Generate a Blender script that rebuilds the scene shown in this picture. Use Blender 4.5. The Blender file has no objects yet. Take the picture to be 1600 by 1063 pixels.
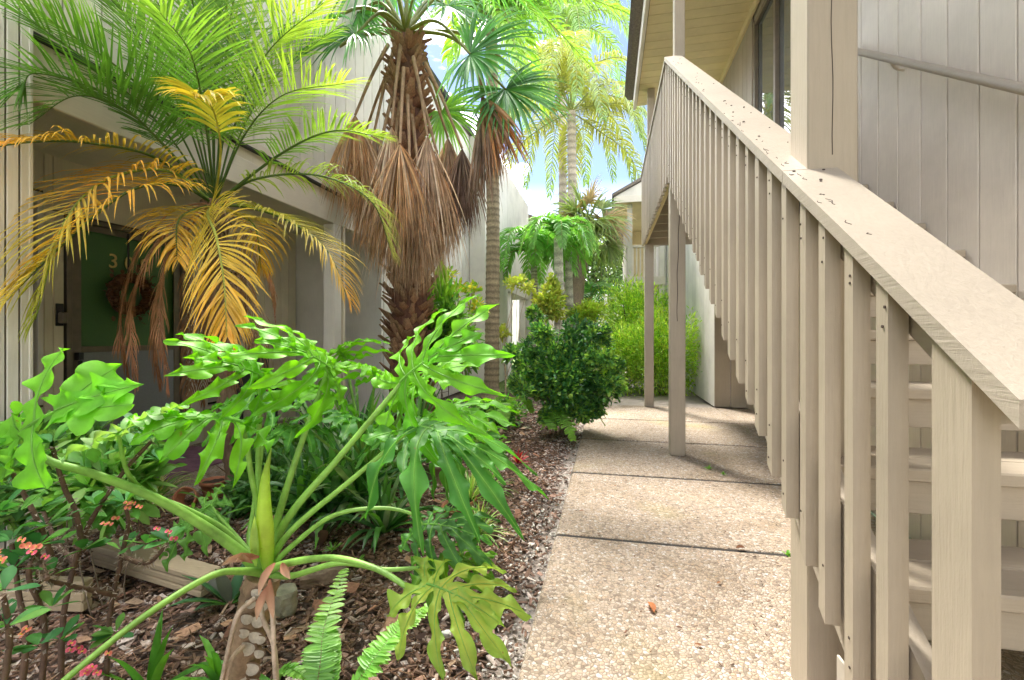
import bpy, math, random
import numpy as np
from mathutils import Vector, Matrix
random.seed(7); rng = np.random.default_rng(7)
SC = bpy.context.scene; COL = SC.collection
# ------------------------------------------------------------------ camera
FPX, HOR, CAMZ = 711.0, 525.0, 1.16
TH = math.radians(11.9)
cam_d = bpy.data.cameras.new('camera'); cam = bpy.data.objects.new('camera', cam_d); COL.objects.link(cam)
cam.location = (0, 0, CAMZ); cam.rotation_euler = (math.radians(90), 0, TH)
cam_d.sensor_width = 36; cam_d.lens = 36*FPX/1600; cam_d.shift_y = -6.5/1600
cam_d.clip_start = 0.02; cam_d.clip_end = 600
SC.camera = cam
# ------------------------------------------------------------------ world + sun
SUN_EL, SUN_DIR = math.radians(60), Vector((-0.52, 0.85, 0))
W = bpy.data.worlds.new('World'); SC.world = W; W.use_nodes = True
nt = W.node_tree; nt.nodes.clear()
def wn(t, **k):
    n = nt.nodes.new(t)
    for a, b in k.items(): setattr(n, a, b)
    return n
sky = wn('ShaderNodeTexSky', sky_type='NISHITA', sun_disc=False)
sky.sun_elevation = SUN_EL; sky.sun_rotation = math.atan2(SUN_DIR.x, SUN_DIR.y)
sky.air_density = 1.0; sky.dust_density = 0.5; sky.ozone_density = 2.5
tc = wn('ShaderNodeTexCoord'); sep = wn('ShaderNodeSeparateXYZ')
nt.links.new(tc.outputs['Generated'], sep.inputs[0])
mp = wn('ShaderNodeMapping'); mp.inputs['Scale'].default_value = (1.0, 1.0, 2.6); mp.inputs['Location'].default_value = (7.1, 3.3, 4.2)
nz = wn('ShaderNodeTexNoise'); nz.inputs['Scale'].default_value = 2.3; nz.inputs['Detail'].default_value = 7; nz.inputs['Roughness'].default_value = .58
nt.links.new(tc.outputs['Generated'], mp.inputs[0]); nt.links.new(mp.outputs[0], nz.inputs['Vector'])
cr = wn('ShaderNodeValToRGB'); cr.color_ramp.elements[0].position = .53; cr.color_ramp.elements[1].position = .74
nt.links.new(nz.outputs['Fac'], cr.inputs[0])
# more cloud and haze towards the horizon
hz = wn('ShaderNodeMapRange'); hz.inputs['From Min'].default_value = .05; hz.inputs['From Max'].default_value = .32
hz.inputs['To Min'].default_value = 0.16; hz.inputs['To Max'].default_value = 0.0
nt.links.new(sep.outputs['Z'], hz.inputs['Value'])
mx = wn('ShaderNodeMath', operation='MAXIMUM'); nt.links.new(cr.outputs[0], mx.inputs[0]); nt.links.new(hz.outputs[0], mx.inputs[1])
mix = wn('ShaderNodeMix', data_type='RGBA'); nt.links.new(mx.outputs[0], mix.inputs['Factor'])
dk = wn('ShaderNodeMix', data_type='RGBA', blend_type='MULTIPLY'); dk.inputs['Factor'].default_value = 1; dk.inputs['B'].default_value = (.145, .138, .155, 1)
nt.links.new(sky.outputs[0], dk.inputs['A']); nt.links.new(dk.outputs['Result'], mix.inputs['A']); mix.inputs['B'].default_value = (15.0, 14.7, 14.2, 1)
bg = wn('ShaderNodeBackground'); bg.inputs['Strength'].default_value = 0.14
nt.links.new(mix.outputs['Result'], bg.inputs['Color'])
wo = wn('ShaderNodeOutputWorld'); nt.links.new(bg.outputs[0], wo.inputs[0])
sd = bpy.data.lights.new('sun', 'SUN'); sun = bpy.data.objects.new('sun', sd); COL.objects.link(sun)
sd.energy = .8; sd.angle = math.radians(9.0); sd.color = (1, .95, .86)
sv = Vector((SUN_DIR.x*math.cos(SUN_EL), SUN_DIR.y*math.cos(SUN_EL), math.sin(SUN_EL)))
sun.rotation_euler = sv.to_track_quat('Z', 'Y').to_euler(); sun.location = (-6, 6, 14)
SC.view_settings.view_transform = 'Standard'; SC.view_settings.look = 'None'
SC.view_settings.exposure = 3.7; SC.view_settings.gamma = 1; SC.view_settings.use_curve_mapping = False
SC.render.engine = 'CYCLES'
SC.cycles.max_bounces = 8; SC.cycles.diffuse_bounces = 4; SC.cycles.transparent_max_bounces = 8
SC.cycles.use_denoising = True
# ------------------------------------------------------------------ geometry of the lens, used to read real positions off the photo
Fw = np.array([-math.sin(TH), math.cos(TH), 0]); Rt = np.array([math.cos(TH), math.sin(TH), 0])
def P(x, y, t):
    v = Fw*t + Rt*((x-800)/FPX*t); return np.array([v[0], v[1], CAMZ - (y-HOR)/FPX*t])
def ground(x, y): return P(x, y, CAMZ*FPX/(y-HOR))
def nrm(v):
    v = np.asarray(v, float); return v/np.maximum(np.linalg.norm(v, axis=-1, keepdims=True), 1e-9)
# ------------------------------------------------------------------ materials
def newmat(name):
    m = bpy.data.materials.new(name); m.use_nodes = True; t = m.node_tree
    return m, t, t.nodes['Principled BSDF']
def N(t, ty, **k):
    n = t.nodes.new(ty)
    for a, b in k.items():
        if a in n.inputs: n.inputs[a].default_value = b
        else: setattr(n, a, b)
    return n
def ramp(t, stops, inp):
    r = t.nodes.new('ShaderNodeValToRGB'); e = r.color_ramp.elements
    while len(e) < len(stops): e.new(.5)
    for q, (p, c) in zip(e, stops): q.position = p; q.color = (*c, 1) if len(c) == 3 else c
    t.links.new(inp, r.inputs[0]); return r
def objcoord(t, scale=(1, 1, 1), world=True):
    if world: g = N(t, 'ShaderNodeNewGeometry'); src = g.outputs['Position']
    else: g = N(t, 'ShaderNodeTexCoord'); src = g.outputs['Object']
    mpn = N(t, 'ShaderNodeMapping'); mpn.inputs['Scale'].default_value = scale
    t.links.new(src, mpn.inputs[0]); return mpn.outputs[0]
def mixc(t, fac, a, b, mode='MIX'):
    m = N(t, 'ShaderNodeMix', data_type='RGBA', blend_type=mode)
    for k, v in (('Factor', fac), ('A', a), ('B', b)):
        if hasattr(v, 'links'): t.links.new(v, m.inputs[k])
        elif k == 'Factor': m.inputs[k].default_value = v
        else: m.inputs[k].default_value = (*v, 1)
    return m.outputs['Result']
def bump(t, b, h, strength, dist=.002):
    n = N(t, 'ShaderNodeBump', Strength=strength, Distance=dist); t.links.new(h, n.inputs['Height']); t.links.new(n.outputs[0], b.inputs['Normal'])
def paint(name, col, rough=.62, grain='z', wear=.5):
    """old exterior paint on rough-sawn timber"""
    m, t, b = newmat(name)
    oi = N(t, 'ShaderNodeObjectInfo')
    sc = {'z': (60, 60, 3), 'y': (60, 3, 60), 'x': (3, 60, 60)}[grain]
    fine = N(t, 'ShaderNodeTexNoise', Scale=2.0, Detail=5, Roughness=.6); t.links.new(objcoord(t, sc), fine.inputs['Vector'])
    big = N(t, 'ShaderNodeTexNoise', Scale=1.7, Detail=6, Roughness=.62); t.links.new(objcoord(t), big.inputs['Vector'])
    mid = N(t, 'ShaderNodeTexNoise', Scale=26, Detail=5, Roughness=.7); t.links.new(objcoord(t, (1, 1, .5)), mid.inputs['Vector'])
    c = np.array(col)
    c1 = ramp(t, [(.30, tuple(c*.86)), (.52, tuple(c)), (.72, tuple(np.minimum(c*1.08, .85)))], big.outputs['Fac']).outputs[0]
    spot = ramp(t, [(.66, (0, 0, 0)), (.76, (1, 1, 1))], mid.outputs['Fac']).outputs[0]
    sp = N(t, 'ShaderNodeMath', operation='MULTIPLY'); t.links.new(spot, sp.inputs[0]); sp.inputs[1].default_value = .45*wear
    c2 = mixc(t, sp.outputs[0], c1, tuple(c*.55))
    stv = {'z': (22, 22, 1.2), 'y': (22, 1.2, 22), 'x': (1.2, 22, 22)}[grain]
    sk = N(t, 'ShaderNodeTexNoise', Scale=1.6, Detail=8, Roughness=.72); t.links.new(objcoord(t, stv), sk.inputs['Vector'])
    skr = ramp(t, [(.66, (0, 0, 0)), (.74, (1, 1, 1))], sk.outputs['Fac']).outputs[0]
    sm_ = N(t, 'ShaderNodeMath', operation='MULTIPLY'); t.links.new(skr, sm_.inputs[0]); sm_.inputs[1].default_value = .42*wear
    c2 = mixc(t, sm_.outputs[0], c2, tuple(c*.42))
    g = ramp(t, [(.3, (.93, .93, .93)), (.6, (1.0, 1.0, 1.0))], fine.outputs['Fac']).outputs[0]
    c3 = mixc(t, 1.0, c2, g, 'MULTIPLY')
    hv = N(t, 'ShaderNodeMapRange'); hv.inputs['To Min'].default_value = .93; hv.inputs['To Max'].default_value = 1.05
    t.links.new(oi.outputs['Random'], hv.inputs['Value'])
    hs = N(t, 'ShaderNodeHueSaturation'); t.links.new(hv.outputs[0], hs.inputs['Value']); t.links.new(c3, hs.inputs['Color'])
    t.links.new(hs.outputs[0], b.inputs['Base Color']); b.inputs['Roughness'].default_value = rough
    ad = N(t, 'ShaderNodeMath', operation='ADD'); t.links.new(fine.outputs['Fac'], ad.inputs[0]); t.links.new(mid.outputs['Fac'], ad.inputs[1])
    bump(t, b, ad.outputs[0], .55, .0025)
    return m
TAUPE = (.43, .365, .28)
M = {}
M['taupe_v'] = paint('taupe_paint_vertical', TAUPE, .5, 'z')
M['taupe_h'] = paint('taupe_paint_rail', (.41, .355, .285), .48, 'y', .9)
M['taupe_x'] = paint('taupe_paint_cross', TAUPE, .5, 'x')
M['wall'] = paint('beige_wall_paint', (.72, .65, .56), .42, 'z', .35)
M['white'] = paint('offwhite_paint', (.78, .73, .65), .55, 'z', .4)
M['white_h'] = paint('offwhite_paint_trim', (.76, .69, .59), .55, 'y', .6)
M['soffit'] = paint('cream_soffit_paint', (.80, .67, .38), .6, 'x', .2)
M['porch'] = paint('porch_wall_paint', (.78, .70, .55), .6, 'z', .3)
M['stucco'] = paint('pale_stucco', (.78, .75, .70), .8, 'z', .2)
def simple(name, col, rough=.6, metal=0, noise=.15, scale=12, bs=.2):
    m, t, b = newmat(name)
    n = N(t, 'ShaderNodeTexNoise', Scale=scale, Detail=6, Roughness=.6); t.links.new(objcoord(t), n.inputs['Vector'])
    c = np.array(col)
    r = ramp(t, [(.3, tuple(c*(1-noise))), (.7, tuple(c*(1+noise)))], n.outputs['Fac'])
    t.links.new(r.outputs[0], b.inputs['Base Color']); b.inputs['Roughness'].default_value = rough; b.inputs['Metallic'].default_value = metal
    bump(t, b, n.outputs['Fac'], bs, .003); return m
M['dark'] = simple('dark_void', (.035, .03, .026), .9)
M['groove'] = simple('dark_groove', (.13, .105, .08), .9)
M['flash'] = simple('black_flashing', (.04, .038, .035), .6)
M['terracotta'] = simple('terracotta', (.42, .17, .09), .85, 0, .3, 14, .3)
M['clay_grey'] = simple('weathered_clay', (.34, .24, .18), .9, 0, .3, 10, .4)
M['soil'] = simple('potting_soil', (.045, .03, .02), 1, 0, .5, 60, 1)
M['black'] = simple('black_plastic', (.02, .02, .022), .4)
M['bronze'] = simple('bronze_frame', (.20, .165, .125), .4, .3)
M['screenpanel'] = simple('grey_screen', (.24, .255, .26), .7, 0, .08, 90, .2)
M['greendoor'] = simple('green_door_paint', (.085, .20, .065), .5, 0, .1, 120, .1)
M['brass'] = simple('brass', (.62, .47, .18), .3, .8)
M['wreath'] = simple('dried_wreath', (.13, .05, .022), .9, 0, .6, 60, .8)
M['wreath2'] = simple('wreath_cone', (.16, .08, .035), .8, 0, .4, 60, .6)
M['mat'] = simple('purple_mat', (.24, .12, .17), .95, 0, .3, 8, .4)
M['galv'] = simple('painted_bracket', (.52, .47, .40), .45, .1)
M['rock'] = simple('mossy_rock', (.33, .31, .22), .95, 0, .4, 18, .9)
M['logm'] = simple('weathered_log', (.30, .22, .16), .95, 0, .4, 22, .9)
M['timber'] = paint('old_landscape_timber', (.42, .33, .21), .85, 'x', 1.0)
M['shingle'] = simple('roof_shingle', (.20, .17, .14), .95, 0, .35, 30, .6)
M['louvre'] = simple('louvre_white', (.62, .59, .53), .6)
M['door_red'] = simple('red_door', (.30, .05, .035), .5)
M['sand'] = simple('grey_sand', (.40, .37, .34), 1, 0, .3, 40, .6)
M['lawn'] = simple('lawn_soil', (.16, .22, .07), 1, 0, .4, 20, .6)
M['hill'] = simple('far_ground', (.12, .15, .07), 1, 0, .4, 2, .3)
M['nail'] = simple('rusty_nail', (.06, .04, .03), .8)
m, t, b = newmat('window_glass'); b.inputs['Base Color'].default_value = (.10, .12, .13, 1); b.inputs['Roughness'].default_value = .02
b.inputs['Specular IOR Level'].default_value = 1.0; b.inputs['IOR'].default_value = 2.2; M['glass'] = m
def aggregate(name, tint):
    m, t, b = newmat(name); co = objcoord(t, (1, 1, 1))
    v = N(t, 'ShaderNodeTexVoronoi', Scale=66.0); t.links.new(co, v.inputs['Vector'])
    v2 = N(t, 'ShaderNodeTexVoronoi', Scale=66.0, feature='DISTANCE_TO_EDGE'); t.links.new(co, v2.inputs['Vector'])
    sepc = N(t, 'ShaderNodeSeparateColor'); t.links.new(v.outputs['Color'], sepc.inputs[0])
    k = tint
    st = ramp(t, [(0, (.30*k[0], .22*k[1], .15*k[2])), (.25, (.52*k[0], .40*k[1], .27*k[2])), (.5, (.66*k[0], .53*k[1], .38*k[2])), (.75, (.60*k[0], .43*k[1], .27*k[2])), (1, (.78*k[0], .71*k[1], .60*k[2]))], sepc.outputs[0]).outputs[0]
    ed = ramp(t, [(.0, (1, 1, 1)), (.10, (0, 0, 0))], v2.outputs['Distance']).outputs[0]
    c = mixc(t, ed, st, (.20, .16, .115))
    bn = N(t, 'ShaderNodeTexNoise', Scale=1.6, Detail=6, Roughness=.65); t.links.new(co, bn.inputs['Vector'])
    stain = ramp(t, [(.33, (.72, .68, .60)), (.5, (1, 1, 1)), (.72, (1.0, .97, .90))], bn.outputs['Fac']).outputs[0]
    c = mixc(t, 1.0, c, stain, 'MULTIPLY')
    bn2 = N(t, 'ShaderNodeTexNoise', Scale=.9, Detail=4); t.links.new(objcoord(t, (1, 1, 1)), bn2.inputs['Vector'])
    al = ramp(t, [(.56, (0, 0, 0)), (.72, (.45, .45, .45))], bn2.outputs['Fac']).outputs[0]
    c = mixc(t, al, c, (.42, .36, .10))
    t.links.new(c, b.inputs['Base Color']); b.inputs['Roughness'].default_value = .75
    h = N(t, 'ShaderNodeMath', operation='MINIMUM'); t.links.new(v2.outputs['Distance'], h.inputs[0]); h.inputs[1].default_value = .3
    bump(t, b, h.outputs[0], 1.0, .012); return m
M['agg'] = aggregate('exposed_aggregate', (.78, .79, .87))
def mulchmat():
    m, t, b = newmat('bark_mulch_bed'); co = objcoord(t)
    v = N(t, 'ShaderNodeTexVoronoi', Scale=34.0); t.links.new(co, v.inputs['Vector'])
    n = N(t, 'ShaderNodeTexNoise', Scale=18, Detail=8, Roughness=.7); t.links.new(co, n.inputs['Vector'])
    s = N(t, 'ShaderNodeSeparateColor'); t.links.new(v.outputs['Color'], s.inputs[0])
    c = ramp(t, [(0, (.035, .022, .016)), (.4, (.10, .062, .042)), (.75, (.17, .11, .078)), (1, (.28, .22, .18))], s.outputs[0]).outputs[0]
    c2 = mixc(t, n.outputs['Fac'], c, (.06, .04, .03))
    # pale sandy soil where the mulch thins out beside the walk
    g = N(t, 'ShaderNodeNewGeometry'); sp = N(t, 'ShaderNodeSeparateXYZ'); t.links.new(g.outputs['Position'], sp.inputs[0])
    bn = N(t, 'ShaderNodeTexNoise', Scale=3.2, Detail=6, Roughness=.6); t.links.new(co, bn.inputs['Vector'])
    mr = N(t, 'ShaderNodeMapRange'); mr.inputs['From Min'].default_value = -.55; mr.inputs['From Max'].default_value = -.30
    t.links.new(sp.outputs['X'], mr.inputs['Value'])
    ad = N(t, 'ShaderNodeMath', operation='MULTIPLY'); t.links.new(mr.outputs[0], ad.inputs[0]); t.links.new(bn.outputs['Fac'], ad.inputs[1])
    f = ramp(t, [(.2, (0, 0, 0)), (.45, (1, 1, 1))], ad.outputs[0]).outputs[0]
    c3 = mixc(t, f, c2, (.42, .36, .31))
    t.links.new(c3, b.inputs['Base Color']); b.inputs['Roughness'].default_value = .95
    bump(t, b, n.outputs['Fac'], 1, .02); return m
M['mulch'] = mulchmat()
def leafmat(name, rough=.42, trans=.38, spec=.5, var=.22, tcol=(1.5, 1.5, .55)):
    m, t, b = newmat(name)
    a = N(t, 'ShaderNodeAttribute', attribute_name='Col')
    n = N(t, 'ShaderNodeTexNoise', Scale=9, Detail=5, Roughness=.6); t.links.new(objcoord(t), n.inputs['Vector'])
    r = ramp(t, [(.3, (1-var,)*3), (.7, (1+var,)*3)], n.outputs['Fac']).outputs[0]
    c = mixc(t, 1.0, a.outputs['Color'], r, 'MULTIPLY')
    n2 = N(t, 'ShaderNodeTexNoise', Scale=38, Detail=4, Roughness=.6); t.links.new(objcoord(t), n2.inputs['Vector'])
    sp2 = ramp(t, [(.69, (0, 0, 0)), (.74, (.75, .75, .75))], n2.outputs['Fac']).outputs[0]
    c = mixc(t, sp2, c, (.20, .12, .04))
    vn = N(t, 'ShaderNodeTexNoise', Scale=70, Detail=3, Roughness=.5); t.links.new(objcoord(t), vn.inputs['Vector']); bump(t, b, vn.outputs['Fac'], .35, .003)
    t.links.new(c, b.inputs['Base Color']); b.inputs['Roughness'].default_value = rough; b.inputs['Specular IOR Level'].default_value = spec
    tr = N(t, 'ShaderNodeBsdfTranslucent'); c2 = mixc(t, 1.0, c, tcol, 'MULTIPLY'); t.links.new(c2, tr.inputs['Color'])
    ms = N(t, 'ShaderNodeMixShader'); ms.inputs[0].default_value = trans
    t.links.new(b.outputs[0], ms.inputs[1]); t.links.new(tr.outputs[0], ms.inputs[2])
    t.links.new(ms.outputs[0], t.nodes['Material Output'].inputs[0])
    return m
M['leaf'] = leafmat('leaf'); M['waxy'] = leafmat('waxy_leaf', .50, .38, .30, .25, (1.5, 1.6, .4)); M['dry'] = leafmat('dry_leaf', .75, .22, .2, .3, (1.3, 1.1, .8))
M['glossy'] = leafmat('glossy_leaf', .28, .36, .6)
def colmat(name, rough=.8, scale=30, bs=.6, dist=.006, stretch=(1, 1, 1)):
    m, t, b = newmat(name); a = N(t, 'ShaderNodeAttribute', attribute_name='Col')
    n = N(t, 'ShaderNodeTexNoise', Scale=scale, Detail=6, Roughness=.65); t.links.new(objcoord(t, stretch), n.inputs['Vector'])
    r = ramp(t, [(.3, (.62,)*3), (.7, (1.35,)*3)], n.outputs['Fac']).outputs[0]
    t.links.new(mixc(t, 1.0, a.outputs['Color'], r, 'MULTIPLY'), b.inputs['Base Color']); b.inputs['Roughness'].default_value = rough
    bump(t, b, n.outputs['Fac'], bs, dist); return m
M['bark'] = colmat('bark'); M['stem'] = colmat('green_stem', .5, 14, .15, .002); M['chip'] = colmat('chips', .95, 60, .5, .004)
M['fibre'] = colmat('fibrous_bark', .9, 30, .8, .012, (2, 2, .6))
def petal():
    m, t, b = newmat('petal'); a = N(t, 'ShaderNodeAttribute', attribute_name='Col'); t.links.new(a.outputs['Color'], b.inputs['Base Color']); b.inputs['Roughness'].default_value = .6; return m
M['petal'] = petal()
# ------------------------------------------------------------------ objects
def thing(name, label, cat, loc=(0, 0, 0), group=None, kind=None):
    o = bpy.data.objects.new(name, None); COL.objects.link(o); o.location = tuple(float(q) for q in loc); o.empty_display_size = .1
    if label: o['label'] = label
    if cat: o['category'] = cat
    if group: o['group'] = group
    if kind: o['kind'] = kind
    return o
def wl(o):
    v = Vector(o.location); 
    while o.parent: o = o.parent; v += o.location
    return v
def link(name, mesh, mat, parent=None, loc=(0, 0, 0), **props):
    o = bpy.data.objects.new(name, mesh); COL.objects.link(o); loc = Vector([float(q) for q in loc])
    if parent is not None: o.parent = parent; loc = loc - wl(parent)
    o.location = loc
    if mat is not None and not mesh.materials: mesh.materials.append(mat)
    for k, v in props.items(): o[k] = v
    return o
class MB:
    def __init__(s): s.V, s.F3, s.F4, s.C, s.n = [], [], [], [], 0
    def add(s, V, F, C=(1, 1, 1)):
        V = np.asarray(V, float).reshape(-1, 3); F = np.asarray(F, int)
        C = np.asarray(C, float)
        if C.ndim == 1: C = np.tile(C[:3], (len(V), 1))
        s.V.append(V); s.C.append(C[:, :3]); (s.F3 if F.shape[1] == 3 else s.F4).append(F + s.n); s.n += len(V)
    def build(s, name, mat, parent=None, smooth=True, loc=None, **props):
        V = np.concatenate(s.V); C = np.concatenate(s.C)
        base = np.array(loc if loc is not None else (wl(parent) if parent is not None else V.mean(0)*[1, 1, 0] + [0, 0, V[:, 2].min()]))
        V = V - base
        me = bpy.data.meshes.new(name); me.vertices.add(len(V)); me.vertices.foreach_set('co', V.astype(np.float32).ravel())
        f4 = np.concatenate(s.F4) if s.F4 else np.zeros((0, 4), int); f3 = np.concatenate(s.F3) if s.F3 else np.zeros((0, 3), int)
        nl = len(f4)*4 + len(f3)*3
        me.loops.add(nl); me.loops.foreach_set('vertex_index', np.concatenate([f4.ravel(), f3.ravel()]).astype(np.int32))
        me.polygons.add(len(f4)+len(f3))
        st = np.concatenate([np.arange(len(f4))*4, len(f4)*4 + np.arange(len(f3))*3]).astype(np.int32)
        me.polygons.foreach_set('loop_start', st)
        me.polygons.foreach_set('use_smooth', np.full(len(st), smooth))
        ca = me.color_attributes.new('Col', 'FLOAT_COLOR', 'POINT')
        ca.data.foreach_set('color', np.concatenate([C, np.ones((len(C), 1))], 1).astype(np.float32).ravel())
        me.update(calc_edges=True); me.validate()
        return link(name, me, mat, parent, base, **props)
# ---- boxes with small chamfers
_bx = {}
def boxmesh(dx, dy, dz, ch=.0025, mat=None):
    k = (round(dx, 4), round(dy, 4), round(dz, 4), ch, mat.name if mat else '')
    if k in _bx: return _bx[k]
    a, b, c = dx/2, dy/2, dz/2; ch = min(ch, a*.4, b*.4, c*.4)
    vs, idx = [], {}
    def v(p):
        p = tuple(round(q, 6) for q in p)
        if p not in idx: idx[p] = len(vs); vs.append(p)
        return idx[p]
    fs = []
    h = (a, b, c)
    for ax in range(3):
        o1, o2 = [(1, 2), (2, 0), (0, 1)][ax]
        for s in (-1, 1):
            q = []
            for u, w in ((-1, -1), (1, -1), (1, 1), (-1, 1)):
                p = [0, 0, 0]; p[ax] = s*h[ax]; p[o1] = u*(h[o1]-ch); p[o2] = w*(h[o2]-ch); q.append(v(p))
            fs.append(q if s > 0 else q[::-1])
    for ax in range(3):       # edges along ax
        o1, o2 = [(1, 2), (2, 0), (0, 1)][ax]
        for u in (-1, 1):
            for w in (-1, 1):
                def mk(l, first):
                    p = [0, 0, 0]; p[ax] = l*(h[ax]-ch)
                    if first: p[o1] = u*h[o1]; p[o2] = w*(h[o2]-ch)
                    else: p[o1] = u*(h[o1]-ch); p[o2] = w*h[o2]
                    return v(p)
                q = [mk(-1, True), mk(1, True), mk(1, False), mk(-1, False)]
                fs.append(q if u*w < 0 else q[::-1])
    for u in (-1, 1):
        for w in (-1, 1):
            for z in (-1, 1):
                q = [v((u*a, w*(b-ch), z*(c-ch))), v((u*(a-ch), w*b, z*(c-ch))), v((u*(a-ch), w*(b-ch), z*c))]
                fs.append(q if u*w*z > 0 else q[::-1])
    me = bpy.data.meshes.new('box'); me.from_pydata(vs, [], fs); me.update()
    if mat: me.materials.append(mat)
    _bx[k] = me; return me
def box(name, x0, x1, y0, y1, z0, z1, mat, parent=None, ch=.0025, **props):
    me = boxmesh(x1-x0, y1-y0, z1-z0, ch, mat)
    return link(name, me, mat, parent, ((x0+x1)/2, (y0+y1)/2, (z0+z1)/2), **props)
def prism(name, pts, ax, a0, a1, mat, parent=None, **props):
    """polygon pts in the plane normal to axis ax, extruded from a0 to a1"""
    n = len(pts); vs = []
    for a in (a0, a1):
        for p in pts:
            q = [0, 0, 0]; o = [i for i in range(3) if i != ax]; q[ax] = a; q[o[0]] = p[0]; q[o[1]] = p[1]; vs.append(q)
    vs = np.array(vs); c = vs.mean(0); vs = vs - c
    fs = [list(range(n))[::-1], list(range(n, 2*n))] + [[i, (i+1) % n, n+(i+1) % n, n+i] for i in range(n)]
    me = bpy.data.meshes.new(name); me.from_pydata([tuple(v) for v in vs], [], fs)
    import bmesh
    bm = bmesh.new(); bm.from_mesh(me); bmesh.ops.recalc_face_normals(bm, faces=bm.faces)
    bm.to_mesh(me); bm.free(); me.update()
    return link(name, me, mat, parent, c, **props)
def siding(parent, plane, pos, a0, a1, z0, z1, mat, facing, pitch=.203, skip=(), thick=.016):
    """vertical grooved boards, one object each; plane 'x': wall at x=pos running along y; facing +1/-1"""
    a = a0
    while a < a1 - .02:
        b = min(a+pitch-.009, a1)
        segs = [(z0, z1)]
        for (s0, s1, w0, w1) in skip:
            if b > s0+.004 and a < s1-.004:
                if a < s0 or b > s1:       # split the board beside an opening
                    pass
                segs = [q for (p, r) in segs for q in ((p, w0), (w1, r)) if q[1]-q[0] > .02] if not (w0 <= z0 and w1 >= z1) else []
        for (p, r) in segs:
            if plane == 'x': box('board', min(pos, pos+facing*thick), max(pos, pos+facing*thick), a, b, p, r, mat, parent)
            else: box('board', a, b, min(pos, pos+facing*thick), max(pos, pos+facing*thick), p, r, mat, parent)
        a += pitch
# ---- curves, tubes, blades
def spline(pts, n=24):
    pts = np.asarray(pts, float)
    if len(pts) == 2: return pts[0] + (pts[1]-pts[0])*np.linspace(0, 1, n)[:, None]
    e = np.vstack([2*pts[0]-pts[1], pts, 2*pts[-1]-pts[-2]]); out = []; m = len(pts)-1
    for u in np.linspace(0, m, n):
        i = min(int(u), m-1); f = u-i; a, b, c, d = e[i], e[i+1], e[i+2], e[i+3]
        out.append(.5*((2*b)+(c-a)*f+(2*a-5*b+4*c-d)*f*f+(3*b-a-3*c+d)*f**3))
    return np.array(out)
def frames(pts):
    T = nrm(np.gradient(pts, axis=0)); up = np.array([0, 0, 1.]) if abs(T[0][2]) < .9 else np.array([1., 0, 0])
    A = []; a = nrm(np.cross(T[0], up))
    for tt in T: a = nrm(a - tt*np.dot(a, tt)); A.append(a)
    A = np.array(A); return T, A, np.cross(A, T)
def tube(mb, pts, r, sides=8, col=(1, 1, 1), jitter=0):
    pts = np.asarray(pts, float); n = len(pts); r = np.broadcast_to(np.asarray(r, float), (n,))
    T, A, B = frames(pts); an = np.linspace(0, 2*np.pi, sides, endpoint=False)
    ring = (np.cos(an)[None, :, None]*A[:, None] + np.sin(an)[None, :, None]*B[:, None])
    rr = r[:, None]*(1+jitter*rng.uniform(-1, 1, (n, sides)))
    V = pts[:, None] + ring*rr[..., None]
    i = np.arange(n-1)[:, None]*sides; j = np.arange(sides)[None]; k = (j+1) % sides
    F = np.stack([i+j, i+k, i+sides+k, i+sides+j], -1).reshape(-1, 4)
    C = np.asarray(col, float)
    if C.ndim == 2: C = np.repeat(C, sides, 0)
    mb.add(V.reshape(-1, 3), F, C)
    for e, s in ((0, 1), (n-1, -1)):    # end caps
        mb.add(np.vstack([V[e], pts[e]]), [[sides, (q+1) % sides, q][::s] for q in range(sides)], C[0] if C.ndim == 2 else C)
PROF = {'leaflet': [.5, .95, 1, .85, .55, .04], 'strap': [.75, 1, 1, .92, .7, .04], 'oval': [.15, .85, 1, .85, .1], 'lance': [.2, .8, 1, .7, .04], 'seg': [.35, .7, 1, .7, .4, .05], 'grass': [1, .9, .6, .05]}
def blades(mb, base, d, up, L, w, droop=0., col=(0, .2, 0), tip=None, prof='leaflet', fold=.25, curl=0.):
    base = np.atleast_2d(base).astype(float); n = len(base); d = nrm(np.broadcast_to(d, (n, 3))); up = np.broadcast_to(np.asarray(up, float), (n, 3))
    L = np.broadcast_to(L, (n,)); w = np.broadcast_to(w, (n,)); dr = np.broadcast_to(droop, (n,)); pf = np.array(PROF[prof] if isinstance(prof, str) else prof); K = len(pf)
    col = np.broadcast_to(np.asarray(col, float), (n, 3)); tip = col if tip is None else np.broadcast_to(np.asarray(tip, float), (n, 3))
    p = base.copy(); dd = d.copy(); V = np.zeros((n, K, 3, 3)); C = np.zeros((n, K, 3, 3))
    for k in range(K):
        s = k/(K-1); side = nrm(np.cross(dd, up)); nn = nrm(np.cross(side, dd)); hw = (w*pf[k]/2)[:, None]
        V[:, k, 0] = p - side*hw + nn*hw*fold; V[:, k, 1] = p - nn*hw*fold*.3; V[:, k, 2] = p + side*hw + nn*hw*fold
        c = col*(1-s)+tip*s; C[:, k, 0] = c; C[:, k, 2] = c; C[:, k, 1] = c*1.12
        p = p + dd*(L/(K-1))[:, None]; dd = nrm(dd + np.array([0, 0, -1.])*(dr*(.4+s*1.6)/(K-1))[:, None])
    b = (np.arange(n)*K*3)[:, None, None]; k = (np.arange(K-1)*3)[None, :, None]; q = np.array([0, 1])[None, None]
    i0 = b+k+q; F = np.stack([i0, i0+1, i0+4, i0+3], -1).reshape(-1, 4)
    mb.add(V.reshape(-1, 3), F, C.reshape(-1, 3))
def pick(cols, n, jit=.12):
    cols = np.array(cols); c = cols[rng.integers(0, len(cols), n)]*(1-rng.random((n, 1))*0) ; return np.clip(c*(1+rng.uniform(-jit, jit, (n, 1))), 0, 1)
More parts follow.
